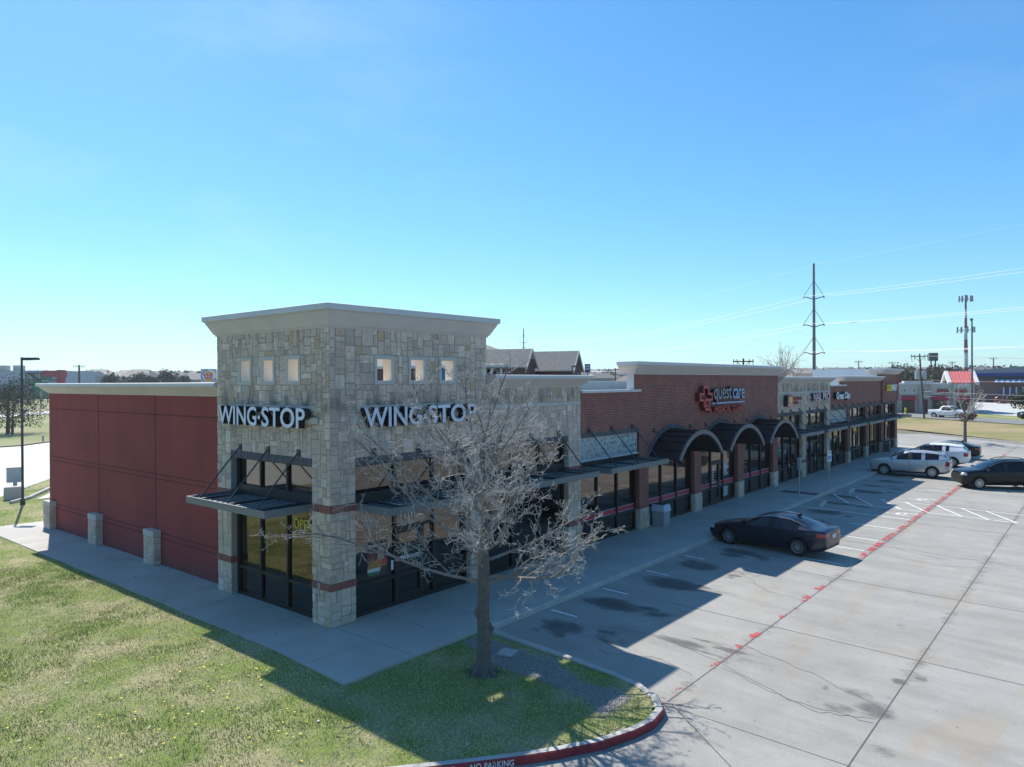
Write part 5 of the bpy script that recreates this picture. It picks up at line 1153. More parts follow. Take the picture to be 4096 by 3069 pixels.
# wires of the line: far pole - near pole - next pole out of frame to the right
def wire(mb, a, b_, sag, r, n=16):
    a = Vector(a); b_ = Vector(b_); mb.tube([a.lerp(b_, k / n) - Vector((0, 0, sag * 4 * (k / n) * (1 - k / n))) for k in range(n + 1)], r, 4, cap=False)
A0 = Vector((175.2, 41.2, 0)); B0 = Vector((287.8, 223.7, 0)); dirn = (A0 - B0).normalized(); side = Vector((math.cos(R(-50)), math.sin(R(-50)), 0)); C0 = A0 + (A0 - B0) * .85
wl = MB(); wn = MB()
for zA, zB, zC in ((27.1, 27.3, 30.5), (20.2, 21.1, 23.6), (13.3, 14.8, 16.8)):
    for s in (-2.5, 2.5): wire(wl, A0 + side * s + Vector((0, 0, zA)), B0 + side * s + Vector((0, 0, zB)), 4, .05); wire(wn, A0 + side * s + Vector((0, 0, zA)), C0 + side * s + Vector((0, 0, zC)), 2.6, .035)
wire(wl, A0 + Vector((0, 0, 35)), B0 + Vector((0, 0, 34)), 3, .018); wire(wn, A0 + Vector((0, 0, 35)), C0 + Vector((0, 0, 38)), 2, .012)
WIRE = mk('aluminium_wire', (.6, .6, .6), .6, .05, metal=.2)
tag(wl.build('power_line', WIRE), 'far power line wires between the two steel transmission poles', 'power line'); tag(wn.build('power_line', WIRE), 'near power line wires leaving the tall steel pole to the upper right', 'power line')
def wood_pole(x, y, z0, H, rz, label, lean=0.0, trans=False, arm=2.6, r=.15, group='wooden utility poles'):
    t = empty('utility_pole', label, 'power pole', (x, y, z0), rz, group); mb = MB(); mb.tube([(0, 0, 0), (lean, 0, H)], [r, r * .72], 7); mb.build('shaft', WOODP, t)
    mb = MB(); mb.box(lean - arm / 2, lean + arm / 2, -.07, .07, H - .45, H - .3)
    for s in (-1, 1): mb.tube([(lean + s * arm * .3, 0, H - .4), (lean, 0, H - 1.2)], .035, 4)
    for f in (-.46, -.3, .3, .46): mb.tube([(lean + f * arm, 0, H - .3), (lean + f * arm, 0, H - .08)], .05, 5); mb.tube([(lean + f * arm, 0, H - .5), (lean + f * arm + .06, 0, H - 1.0)], .04, 4)
    mb.build('crossarm', WOODP, t)
    if trans:
        for s in (-1, 1): mb = MB(); mb.lathe([(.001, 0), (.3, 0), (.32, 1.1), (.3, 1.2), (.001, 1.25)], (lean * .75 + s * .52, 0, H * .62), 'z', 12); mb.tube([(lean * .75 + s * .52, 0, H * .62 + 1.2), (lean * .75 + s * .5, 0, H * .62 + 1.75)], .05, 5); mb.build('transformer', mk('transformer_grey', (.42, .45, .47), .5), t)
    return t
wood_pole(110.9, 5.8, .25, 9.95, R(-50), 'leaning wooden pole with two transformer drums before the restaurant', -.7, True)
wood_pole(76.3, 19.6, 0, 9.1, R(-50), 'wooden pole top showing above the tall brick parapet', 0, False, 2.6); wood_pole(126.4, 68.7, .6, 8.6, R(-50), 'wooden pole on the skyline right of the hotel', 0, False, 5.0)
wood_pole(74.3, 225.9, 2, 10.0, R(-50), 'lone wooden pole on the skyline above the red wall', 0, False, 3.6, .35)
for x, y, H, lb in ((300, 62, 11, 'small pole on the skyline right of the tall steel pole'), (310, 52, 10.5, 'small pole on the skyline above the white siding'), (330, 20, 12, 'small pole on the skyline right of the twin post sign'), (350, 37, 11, 'small pole on the skyline left of the twin post sign'), (345, -5, 12, 'small pole on the skyline above the blue roof'), (220, 115, 9, 'small pole on the skyline left of the tall brick parapet')):
    wood_pole(x, y, 3, H, R(-50), lb, 0, False, 3.2, .25)
mb = MB(); p0 = (110.3, 6.2, 9.85)
for s in (-1.1, 1.1): wire(mb, (p0[0] + s * .64, p0[1] - s * .77, 9.9), (300 + s, 62, 13.5), 1.5, .02); wire(mb, (p0[0] + s * .64, p0[1] - s * .77, 9.9), (98, -60, 8.6), .8, .012)
for z, w_ in ((6.3, 9.6), (4.6, 4.55), (3.9, 2.9)): wire(mb, (110.5, 5.9, z), (88, -40, z - .6), .3, .009)
tag(mb.build('power_line', WIRE), 'thin wires strung from the leaning transformer pole', 'power line')
t = empty('cell_tower', 'red and white banded cell tower behind the restaurant', 'cell tower', (281.2, 22.9, 2.5)); REDB = mk('tower_red', (.24, .09, .085), .7); WHB = mk('tower_white', (.6, .6, .6), .7)
mb = MB(); zs = [0, 8, 13, 17.5, 21.5, 25, 28, 33]
for k in range(7): mb.tube([(0, 0, zs[k]), (0, 0, zs[k + 1])], [.75 - .07 * k, .75 - .07 * (k + 1)], 10, k % 2)
mb.build('mast', [REDB, WHB], t)
for z, rr in ((20.8, 2.6), (31.5, 2.0)):
    mb = MB()
    for k in range(9): a = k * .7; mb.box(rr * math.cos(a) - .2, rr * math.cos(a) + .2, rr * math.sin(a) - .2, rr * math.sin(a) + .2, z - .9, z + 1.1); mb.tube([(0, 0, z), (rr * math.cos(a), rr * math.sin(a), z)], .06, 4)
    mb.build('antenna_ring', GALV, t)
mb = MB(); mb.tube([(0, 0, 0), (0, 0, 15)], [.16, .1], 8); mb.tube([(0, 0, 15), (-.1, .1, 15.3)], .2, 6); tag(mb.build('flag_pole', mk('pole_brown', (.13, .11, .11), .6), None, loc=(117.8, .6, .3)), 'tall thin pole with a small cap beside the restaurant gable', 'pole')
t = empty('pylon_sign', 'twin post sign with a dark box on the right skyline', 'sign', (331, 41, 3), R(-50)); mb = MB(); mb.tube([(-.9, 0, 0), (-.9, 0, 11)], .28, 6); mb.tube([(.9, 0, 0), (.9, 0, 11)], .28, 6); mb.build('post', DARKST, t); mb = MB(); mb.box(-1.7, 1.7, -.6, .6, 11, 14.3); mb.build('sign_box', mk('sign_box_dark', (.03, .035, .05), .5), t)
t = empty('pylon_sign', 'narrow blue sign on a thin post on the middle skyline', 'sign', (89, 51.2, .5), R(-50)); mb = MB(); mb.tube([(0, 0, 0), (0, 0, 8.2)], .07, 6); mb.build('post', DARKST, t); mb = MB(); mb.box(-.45, .45, -.15, .15, 7.3, 8.7); mb.build('sign_box', mk('sign_box_blue', (.02, .04, .2), .5), t); mb = MB(); mb.box(-.3, .3, -.17, -.16, 8.2, 8.4); mb.box(-.3, .3, -.17, -.16, 7.8, 7.95); mb.build('lettering', WHITE, t)
# round burger sign
t = empty('pylon_sign', 'square white sign with a round blue and orange burger emblem above the red wall', 'sign', (49.0, 99.6, .3), R(-31)); Z0 = 7.2
mb = MB(); mb.tube([(-.7, 0, -.3), (-.7, 0, 6)], .15, 6); mb.tube([(.7, 0, -.3), (.7, 0, 6)], .15, 6); mb.build('post', GALV, t); mb = MB(); mb.box(-1.2, 1.2, -.25, .25, 5.9, 8.4); mb.build('sign_box', mk('sign_box_grey', (.5, .52, .55), .6), t)
U = lambda u, d, v: (u, -d, v)
def disc(r_, d, mat, nm, a0=0, a1=360, r0=0.0, cz=7.15): 
    g = MB(); tt = np.linspace(R(a0), R(a1), 24)
    if r0 == 0: g.face([U(r_ * math.cos(q), d, cz + r_ * math.sin(q)) for q in tt])
    else:
        for p, q in zip(tt, tt[1:]): g.face([U(r0 * math.cos(p), d, cz + r0 * math.sin(p)), U(r_ * math.cos(p), d, cz + r_ * math.sin(p)), U(r_ * math.cos(q), d, cz + r_ * math.sin(q)), U(r0 * math.cos(q), d, cz + r0 * math.sin(q))])
    return g.build(nm, mat, t)
BUN = mk('bun_orange', (.75, .36, .08), .6); BKR = mk('emblem_red', (.5, .02, .03), .5); BKB = mk('emblem_blue', (.02, .1, .45), .5)
disc(1.12, .26, WHITE, 'disc'); disc(1.12, .27, BKB, 'ring', 95, 345, .98); disc(.85, .265, BUN, 'bun_top', 28, 152); disc(.85, .266, BUN, 'bun_base', 208, 332)
put_text('BURGER', U, -.78, 7.2, 1.5, .36, .02, .28, [BKR, BKR], 'lettering', t, .03, each=False); put_text('KING', U, -.66, 6.74, 1.3, .42, .02, .28, [BKR, BKR], 'lettering', t, .03, each=False)
# ---------------------------------------------------------------- distant buildings
def box_part(t, nm, mat, *b): mb = MB(); mb.box(*b); return mb.build(nm, mat, t)
# roast beef restaurant: local x along the long wall (towards the left of the photo), local y outwards
RB = empty('restaurant', 'pale block restaurant with red awnings and a steep red metal gable', 'building', (128.3, 2.0, .35), R(106.6)); BLK = mk('split_block', (.46, .42, .38), .9, .12, 1.5, bmp=.3); BLK2 = mk('smooth_block', (.52, .49, .45), .9, .06, 1); RRED = mk('awning_red', (.55, .035, .05), .5, .08); RROOF = mk('roof_red', (.66, .17, .15), .45, .08)
# local x runs along the long wall away to the left, local y points out of that wall; the gable end faces local -x
box_part(RB, 'lower_wall', BLK, 0, 20, -12, 0, 0, 3.3); box_part(RB, 'upper_wall', BLK2, 0, 20, -12, 0, 3.45, 5.15); box_part(RB, 'parapet_band', mk('band_taupe', (.27, .24, .215), .9), -.06, 20.06, -12.06, .06, 3.3, 3.45); box_part(RB, 'parapet_cap', CAP, -.1, 20.1, -12.1, .1, 5.15, 5.4)
for x0, x1, q in ((-.3, 2.7, .5), (6.0, 7.6, .4)): box_part(RB, 'bay_pier', BLK2 if x0 < 0 else mk('pier_taupe', (.38, .345, .31), .9), x0, x1, -.4, q, 0, 5.3)
for x, w_, sh in ((8.1, 2.1, 0), (3.4, 2.3, 0), (.3, 2.0, .5)):
    box_part(RB, 'window', DARKW, x + .2, x + w_ - .1, .0, .06 + sh, .5, 2.6); box_part(RB, 'window_frame', RRED, x + .1, x + .2, 0, .08 + sh, .4, 2.6); mb = MB(); yo = sh; mb.hexa([(x - .1, yo, 2.55), (x + w_ + .1, yo, 2.55), (x + w_ + .1, yo + .8, 2.55), (x - .1, yo + .8, 2.55), (x + .1, yo, 3.3), (x + w_ - .1, yo, 3.3), (x + w_ - .1, yo + .1, 3.3), (x + .1, yo + .1, 3.3)]); mb.build('awning', RRED, RB)
box_part(RB, 'door', mk('door_dark_red', (.08, .015, .015), .5), 6.35, 7.1, .4, .46, .6, 2.7)
for x in (6.8, 8.2, 9.6, 10.6, 11.15, 11.7, 12.25, 12.8): box_part(RB, 'vent', DARKW, x, x + .2, 0, .45 if x < 7 else .05, 4.05, 4.27)
mb = MB(); ya, yb, yr = -6.8, -.4, -3.6; zr = 7.15; ze = 5.35; x0 = -.45
mb.face([(x0, ya, .3), (x0, yb, .3), (x0, yb, ze), (x0, yr, zr - .2), (x0, ya, ze)]); mb.build('gable_glass', mk('gable_glazing', (.09, .085, .08), .15, .5, 1.2), RB)
for s, yE in ((1, yb + .6), (-1, ya - .6)):
    mb = MB(); mb.hexa([(-.7, yE, ze - .1), (3.0, yE, ze - .1), (3.0, yr, zr), (-.7, yr, zr), (-.7, yE, ze + .1), (3.0, yE, ze + .1), (3.0, yr, zr + .2), (-.7, yr, zr + .2)])
    for k in range(7):
        x = -.3 + k * .46; mb.hexa([(x, yE, ze + .1), (x + .07, yE, ze + .1), (x + .07, yr, zr + .2), (x, yr, zr + .2), (x, yE, ze + .17), (x + .07, yE, ze + .17), (x + .07, yr, zr + .27), (x, yr, zr + .27)])
    mb.build('roof', RROOF, RB)
    for x in (-1.05, 2.85): mb = MB(); mb.hexa([(x, yE + s * .1, ze - .3), (x + .55, yE + s * .1, ze - .3), (x + .55, yr, zr - .15), (x, yr, zr - .15), (x, yE + s * .1, ze + .2), (x + .55, yE + s * .1, ze + .2), (x + .55, yr, zr + .32), (x, yr, zr + .32)]); mb.build('roof_trim', mk('trim_white', (.62, .6, .57), .8), RB)
MUL = mk('mullion_grey', (.34, .33, .31), .6)
for y in (-6.8, -5.2, -3.6, -2.0, -.5): box_part(RB, 'mullion', MUL, -.53, -.46, y - .07, y + .07, 0, 5.3 if y in (-6.8, -.5) else 6.0)
for z in (.35, 1.3, 2.7, 3.4): box_part(RB, 'mullion', MUL, -.525, -.46, ya, yb, z - .05, z + .05)
mb = MB()
for y, c in ((-5.9, (.4, .35, .3)), (-4.5, (.5, .3, .2)), (-3.1, (.35, .2, .13)), (-1.7, (.5, .45, .4))): mb.face([(-.48, y, 1.4), (-.48, y + 1.1, 1.4), (-.48, y + 1.1, 2.6), (-.48, y, 2.6)], 0, c)
mb.build('window_poster', 'mixed_colours', RB)
box_part(RB, 'corner_block', BLK2, -.7, 2.6, -12.1, -6.9, 0, 5.2); box_part(RB, 'corner_door', DARKW, -.78, -.7, -10.8, -8.2, .6, 2.5); mb = MB(); mb.hexa([(-1.5, -11.2, 2.6), (-.7, -11.2, 2.6), (-.7, -7.4, 2.6), (-1.5, -7.4, 2.6), (-.85, -11.2, 3.35), (-.7, -11.2, 3.35), (-.7, -7.4, 3.35), (-.85, -7.4, 3.35)]); mb.build('awning', RRED, RB)
box_part(RB, 'roof_unit', GREYP, 5, 9.5, -7, -3, 5.4, 5.75); box_part(RB, 'roof_unit', CAP, 10.5, 14, -7, -3, 5.4, 5.8)
AR = mk('lettering_red', (.36, .015, .025), .5); ARD = mk('lettering_red_dark', (.2, .01, .015), .5)
LW = lambda u, d, v: (-u, d, v)          # long wall, text runs towards -x
for lb, u, dd in (('red script lettering on the long restaurant wall left of the pier', -5.0, .06), ('red script lettering on the restaurant pier beside the gable', -2.4, .56)):
    rs = empty('restaurant_sign', lb, 'sign', RB.location, RB.rotation_euler.z, 'red restaurant letter signs'); put_text("Arby's", LW, u, 3.6, 1.7, .95, .15, dd, [AR, ARD], 'lettering', rs, .04, each=False)
rs = empty('restaurant_sign', 'red script lettering on the restaurant corner block right of the gable', 'sign', RB.location, RB.rotation_euler.z, 'red restaurant letter signs'); put_text("Arby's", lambda u, d, v: (-d, -u, v), 7.9, 3.6, 3.0, .95, .15, .76, [AR, ARD], 'lettering', rs, .04, each=False)
t = empty('bollard', 'yellow bollard at the restaurant wall', 'bollard', (121.6, 10.4, .45)); mb = MB(); mb.lathe([(.17, 0), (.17, 1.15), (.1, 1.28), (.001, 1.3)], (0, 0, 0), 'z', 10); mb.build('post', YELLOW, t)
# blue roofed store
BS = empty('blue_store', 'long store with grey sloping roof, blue fascia and blue striped awning', 'building', (172, 0, 1.4)); BLUE = mk('fascia_blue', (.008, .025, .2), .5)
mb = MB(); pr = [(9, 6.2), (9, 6.75), (-18, 8.95), (-45, 6.75), (-45, 6.2)]
mb.face([(0, y, z) for y, z in pr]); mb.face([(40, y, z) for y, z in pr][::-1])
for (y, z), (y2, z2) in zip(pr, pr[1:] + pr[:1]): mb.face([(0, y, z), (40, y, z), (40, y2, z2), (0, y2, z2)])
mb.build('roof', mk('roof_blue_grey', (.15, .19, .225), .6, .08), BS); box_part(BS, 'roof_edge', BLUE, -.15, -.002, -45, 9, 5.7, 6.2); box_part(BS, 'soffit_wall', mk('soffit_dark', (.03, .035, .05), .8), 0, 30, -45, 9, 4.9, 5.69); box_part(BS, 'wall', mk('store_wall', (.12, .08, .075), .9), .3, 30, -45, 8.5, 0, 4.9)
mb = MB()
for k in range(90): y = 3.2 - k * .5; mb.hexa([(.28, y, 4.9), (.28, y - .48, 4.9), (-1.2, y - .48, 4.3), (-1.2, y, 4.3), (.28, y, 5.0), (.28, y - .48, 5.0), (-1.2, y - .48, 4.4), (-1.2, y, 4.4)], k % 2)
mb.build('awning', [mk('awning_pale', (.5, .56, .66), .5), mk('awning_blue', (.14, .24, .45), .5)], BS)
for k in range(9): box_part(BS, 'column', mk('column_pale', (.42, .43, .46), .8), -.2, .29, 1.6 - k * 1.1, 1.85 - k * 1.1, 0, 3.3)
box_part(BS, 'door_bay', mk('bay_blue', (.03, .06, .12), .3), .2, .29, -9, 3, .4, 2.9)
# hotel with gables
HT = empty('hotel', 'brown brick hotel with tan shingle roof and two gables behind the shops', 'building', (59.4, 40.0, .2), R(109.7)); HB = mk('hotel_brick', (.1, .05, .05), .9, .12, 2)
# local x = along the ridge away from the gable end, local y = towards the viewer
def roof_faces(t, nm, mat, faces): 
    mb = MB(); [mb.face(f) for f in faces]; return mb.build(nm, mat, t)
def gable_bay(x0, y, w_, zr, ln):
    ze = zr - w_; box_part(HT, 'gable_bay', HB, x0, x0 + 3.2, y - w_ + .1, y + w_ - .1, 0, ze); roof_faces(HT, 'gable', HB, [[(x0, y - w_ + .1, ze), (x0, y + w_ - .1, ze), (x0, y, zr - .1)]])
    for s in (-1, 1):
        mb = MB(); e = (y + s * (w_ + .3)); mb.hexa([(x0 - .25, e, ze - .3), (x0 + ln, e, ze - .3), (x0 + ln, y, zr), (x0 - .25, y, zr), (x0 - .25, e, ze - .15), (x0 + ln, e, ze - .15), (x0 + ln, y, zr + .15), (x0 - .25, y, zr + .15)]); mb.build('roof', SHINGLE, HT)
        mb = MB(); mb.hexa([(x0 - .36, e, ze - .5), (x0 - .25, e, ze - .5), (x0 - .25, y, zr - .15), (x0 - .36, y, zr - .15), (x0 - .36, e, ze - .12), (x0 - .25, e, ze - .12), (x0 - .25, y, zr + .2), (x0 - .36, y, zr + .2)]); mb.build('roof_trim', PALE, HT)
    box_part(HT, 'window', DARKW, x0 - .03, x0, y - .7, y - .1, 5.3, 7.3); box_part(HT, 'vent', DARKW, x0 - .03, x0, y - .2, y + .2, zr - 1.3, zr - .9)
gable_bay(0, 0, 2.0, 10.1, 7.5); gable_bay(-4.2, -6.6, 2.3, 10.0, 7.5)
box_part(HT, 'wall', HB, 3.0, 36, -16, -1.0, 0, 8.1); box_part(HT, 'wall_wing', HB, 6.4, 36, -1.0, 1.6, 0, 8.1); box_part(HT, 'wall_end', HB, -1.5, 3.0, -16, -5.2, 0, 8.0)
roof_faces(HT, 'roof', SHINGLE, [[(2.6, 2.2, 8.25), (2.6 + 8, -6, 12.0), (37, -6, 12.0), (37, 2.2, 8.25)], [(2.6, -17, 8.25), (37, -17, 8.25), (37, -6, 12.0), (10.6, -6, 12.0)], [(2.6, -17, 8.25), (10.6, -6, 12.0), (2.6, 2.2, 8.25)], [(37, -17, 8.25), (37, 2.2, 8.25), (37, -6, 12)]])
box_part(HT, 'eave_trim', PALE, 2.6, 37, 2.0, 2.25, 7.9, 8.25)
for x in (3.0, 4.3, 5.6, 6.3): box_part(HT, 'post', PALE, x, x + .25, 1.7, 2.0, 0, 7.9)
for x in (3.5, 4.8): box_part(HT, 'window', DARKW, x, x + .7, -.99, -.9, 5.0, 7.6)
SG = empty('hotel_sign', 'teal sign panel on the hotel wall beside the corner tower', 'sign', HT.location, HT.rotation_euler.z); box_part(SG, 'panel', mk('sign_teal', (.01, .16, .3), .5), 7.6, 13, 1.62, 1.75, 6.2, 7.7); put_text('RIDGE', lambda u, d, v: (-u, d, v), -10.2, 6.75, 2.2, .5, .03, 1.76, [WHITE, WHITE], 'lettering', SG, .02, each=False)
# warehouse with red corner, overpass and signs at the left
WH = empty('warehouse', 'large white warehouse with a red corner block and outside stairs far left', 'building', (80.8, 276.5, 2.0), R(127.7)); WW = mk('warehouse_white', (.52, .54, .56), .8, .05, .3)
box_part(WH, 'wall', WW, 0, 60, -30, 0, 0, 8.8); box_part(WH, 'roof_edge', CAP, -.1, 60, -30, .15, 8.8, 9.05)
for x in (11, 16.5): box_part(WH, 'roof_unit', GREYP, x, x + 2.4, -6, -3, 9, 11)
box_part(WH, 'corner_wall', WW, -6.4, 0, -3, .4, 0, 6.6); box_part(WH, 'red_block', mk('block_red', (.42, .05, .05), .7), -6.5, .2, -3, .6, 6.6, 9.0); box_part(WH, 'red_pier', MATS['block_red'], -6.6, -5.2, -2, .8, 0, 9.2)
for k in range(8): box_part(WH, 'window', DARKW, -4.9 + k * .58, -4.6 + k * .58, .4, .45, 5.0, 6.1)
mb = MB()
for k in range(3): z = 1.0 + k * 2.4; mb.hexa([(1 + 4.2 * (k % 2), .3, z), (1.3 + 4.2 * (k % 2), .3, z), (1.3 + 4.2 * (k % 2), 1.5, z), (1 + 4.2 * (k % 2), 1.5, z), (5.2 - 4.2 * (k % 2), .3, z + 2.4), (5.5 - 4.2 * (k % 2), .3, z + 2.4), (5.5 - 4.2 * (k % 2), 1.5, z + 2.4), (5.2 - 4.2 * (k % 2), 1.5, z + 2.4)]); mb.box(.6, 6.2, .2, 1.6, z + 2.2, z + 2.5)
for x in (.6, 3.3, 6.1): mb.box(x, x + .2, .4, .6, 0, 8)
mb.build('outside_stair', DARKST, WH)
OV = empty('overpass', 'grey concrete highway overpass wall below the white warehouse', 'overpass', (57, 216, 2), R(127.7)); box_part(OV, 'deck_wall', mk('overpass_grey', (.26, .26, .26), .9), -40, 60, -3, 0, 1.7, 3.6); box_part(OV, 'embankment', 'field_grass', -40, 60, -3, .0, -1, 1.7)
for x, y, z0, w_, h_, tx, lb in ((42, 155.6, 1.0, 2.6, 1.7, 'EXIT', 'green highway sign partly behind the red wall cornice'), (71.5, 245, 2.0, 3.4, 1.0, 'EXIT 48', 'small green highway sign before the red corner block'), (66.5, 240.5, 2, 4.0, .9, 'SOUTH', 'long green highway sign left of the red corner block')):
    t = empty('highway_sign', lb, 'road sign', (x, y, z0), R(-36), 'green highway signs'); zc = {1.7: 4.0, 1.0: 5.5, .9: 4.3}[h_]; box_part(t, 'post', GALV, -.15, .15, .1, .3, 0, zc); box_part(t, 'panel', mk('highway_green', (.0, .18, .1), .5), -w_ / 2, w_ / 2, 0, .1, zc, zc + h_)
def roof_prism(t, x0, x1, ya, yb, ze, zr, mat):
    ym = (ya + yb) / 2; mb = MB(); A_, B_, C_, D_ = (x0, ya, ze), (x1, ya, ze), (x1, yb, ze), (x0, yb, ze); E_, F_ = (x0 + 2, ym, zr), (x1 - 2, ym, zr)
    mb.face([A_, B_, F_, E_]); mb.face([D_, E_, F_, C_]); mb.face([A_, E_, D_]); mb.face([B_, C_, F_]); mb.face([A_, D_, C_, B_]); return mb.build('roof', mat, t)
# apartments and houses on the slopes
for x, y, z0, w_, lb in ((268, 588, 7, 34, 'blue and white apartment block above the evergreens'), (282, 566, 7, 12, 'small blue and white apartment block near the burger sign')):
    t = empty('apartment_block', lb, 'building', (x, y, z0), R(-52)); box_part(t, 'wall', mk('apartment_white', (.42, .46, .52), .8), -w_ / 2, w_ / 2, -5, 5, 0, 5.5); roof_prism(t, -w_ / 2 - .5, w_ / 2 + .5, -5.5, 5.5, 5.5, 8.5, mk('apartment_roof', (.24, .24, .24), .9))
    for k in range(max(2, int(w_ / 9))): box_part(t, 'blue_bay', mk('apartment_blue', (.06, .11, .22), .7), -w_ / 2 + 2 + k * 8.5, -w_ / 2 + 5 + k * 8.5, -5.6, -5, 0, 5.6)
hs = MB(); rh = random.Random(8)
RC = [(.2, .18, .16), (.26, .24, .22), (.16, .15, .15), (.3, .27, .24)]; WC = [(.45, .42, .38), (.34, .28, .25), (.5, .49, .47), (.3, .3, .32)]
def house(mb, x, y, z, w, d, h, rz, rc, wc):
    ca, sa = math.cos(rz), math.sin(rz); T = lambda a, b_, c: (x + a * ca - b_ * sa, y + a * sa + b_ * ca, z + c)
    mb.hexa([T(-w, -d, -3), T(w, -d, -3), T(w, d, -3), T(-w, d, -3), T(-w, -d, h), T(w, -d, h), T(w, d, h), T(-w, d, h)], 0, wc); e = .5; rz_ = h + d * .55; hp = w * .35
    A_, B_, C_, D_, E_, F_ = T(-w - e, -d - e, h), T(w + e, -d - e, h), T(w + e, d + e, h), T(-w - e, d + e, h), T(-w + hp, 0, rz_), T(w - hp, 0, rz_)
    for f in ([A_, B_, F_, E_], [D_, E_, F_, C_], [A_, E_, D_], [B_, C_, F_]): mb.face(f, 0, rc)
def gz_at(x, y):
    r_ = math.hypot(x - CAMX, y - CAMY); z = -.1 + max(0, r_ - 85) * .0145 * (1 if r_ < 1400 else 1400 / r_)
    if r_ > 900: z += min(1, (r_ - 900) / 500) * (float(fbm(np.array([x / 420 + 9]), np.array([y / 420 + 3]), 5)[0]) * 16 - 5)
    return z - (max(0, r_ - 1750) * .02)
fo = MB()
for _ in range(1500):
    r_ = rh.choice((rh.uniform(420, 800), rh.uniform(800, 1700), rh.uniform(900, 1600))); a = R(rh.uniform(-2, 80)); x, y = CAMX + r_ * math.cos(a), CAMY + r_ * math.sin(a); right = a < R(12)
    z = gz_at(x, y)
    if rh.random() < (.15 if right else .55): house(hs, x, y, z, rh.uniform(6, 10), rh.uniform(5, 7), rh.uniform(2.8, 5), rh.uniform(0, 3.14), rh.choice(RC), rh.choice(WC))
    else:
        c = rh.choice(((.05, .06, .035), (.09, .085, .06), (.13, .115, .095), (.035, .05, .025)))
        for _k in range(16):
            p = Vector((x + rh.gauss(0, 4), y + rh.gauss(0, 4), z + abs(rh.gauss(2.5, 2)))); leaf(fo, p, rh.uniform(1.5, 3.2), tuple(q * rh.uniform(.7, 1.3) for q in c), rh)
tag(hs.build('distant_town', 'mixed_colours'), 'hazy rows of small roofs on the distant slopes', 'town', None, 'stuff'); tag(fo.build('distant_woodland', 'leaf_colours'), 'hazy scattered trees on the distant slopes', 'woodland', None, 'stuff')
for x, y, z0, w_, rz_, lb in ((218, 56, 1.8, 9, .2, 'tan hip roofed house behind the tall steel pole'), (226, 49, 1.9, 5, .5, 'smaller dark roofed house right of the tall steel pole'), (262, 41, 2.4, 8, .3, 'hip roofed house peeking over the white siding'), (175, 92, 1.3, 7, .7, 'low brown roofed building left of the tall brick parapet')):
    mb = MB(); house(mb, 0, 0, 0, w_, 5.5, 3.6, 0, (.2, .17, .14), (.33, .28, .25)); tag(mb.build('house', 'mixed_colours', None, loc=(x, y, z0), rz=rz_ - .8), lb, 'house')
box = MB(); box.box(-3, 3, -2, 2, 0, 4.5); tag(box.build('storage_shed', PALE, None, loc=(165, 84, 1.2), rz=R(-40)), 'white shed on the middle skyline', 'shed')
# ---------------------------------------------------------------- grass blades, leaves and dandelions
def blades(n, region, keep_poly, name):
    x = rng.uniform(region[0], region[1], n); y = rng.uniform(region[2], region[3], n); k = inside(x, y, keep_poly); x, y = x[k], y[k]; n = len(x)
    wet = fbm(x * .55 + 11, y * .55 + 5, 41, 5); tuft = fbm(x * 2.3 + 1, y * 2.3 + 9, 51, 3)
    k = (rng.random(n) > bare_mask(x, y) * .97) & (tuft + rng.random(n) * .5 > .45); x, y, wet, tuft = x[k], y[k], wet[k], tuft[k]; n = len(x)
    g = np.clip((wet - .46) * 3.2 + (tuft - .5) * 1.6 + rng.normal(0, .55, n) + .36, 0, 1)
    z = -.045 + .012 * np.minimum(y, 0) + (fbm(x / 1.5 + 30, y / 1.5 + 20, 3) - .5) * .05
    h = rng.uniform(.02, .05, n) * (.7 + .8 * g); w = rng.uniform(.006, .012, n) ; a = rng.uniform(0, 6.283, n); la = rng.uniform(0, 6.283, n); ll = h * rng.uniform(.2, 1.3, n)
    V = np.empty((n, 3, 3), np.float32); V[:, 0] = np.stack([x - w * np.cos(a), y - w * np.sin(a), z], 1); V[:, 1] = np.stack([x + w * np.cos(a), y + w * np.sin(a), z], 1); V[:, 2] = np.stack([x + ll * np.cos(la), y + ll * np.sin(la), z + .015 + h], 1)
    v = rng.uniform(.7, 1.25, n)[:, None]; dry = np.array([.72, .65, .42]); grn = np.array([.29, .36, .1]); C_ = (dry * (1 - g[:, None]) + grn * g[:, None]) * v
    me = bpy.data.meshes.new(name); me.vertices.add(n * 3); me.vertices.foreach_set('co', V.ravel()); me.loops.add(n * 3); me.loops.foreach_set('vertex_index', np.arange(n * 3, dtype=np.int32)); me.polygons.add(n); me.polygons.foreach_set('loop_start', np.arange(0, n * 3, 3, dtype=np.int32)); me.update(calc_edges=True); me.materials.append(MATS['leaf_colours'])
    at = me.attributes.new('col', 'FLOAT_COLOR', 'FACE'); at.data.foreach_set('color', np.concatenate([C_, np.ones((n, 1))], 1).astype(np.float32).ravel())
    return tag(mesh_obj(me, name), 'short patchy green and straw grass blades on the lawn', 'grass', None, 'stuff')
inner = [(x - .22, y + .16) if y < -7.2 else (x - .2, y + .1) for x, y in KL]
LB = inner + [(-30, 24), (-6.8, 20.8), (1.2, 32), (4, 36.6), (8.8, 36), (8.8, 20.7), (-2.3, 23), (-1.8, 20.6), (-1.78, 6), (-1.8, 0), (-1.93, -3.06), (2.3, -3.1)]
blades(420000, (-14, 2.5, -8.8, 14), LB, 'grass_blades'); blades(90000, (-16, 8, 14, 36), LB, 'grass_blades')
lv = MB(); dn = MB(); rr_ = random.Random(77); pv = MB()
def on_lawn(x, y): return bool(inside(np.array([x]), np.array([y]), LB)[0])
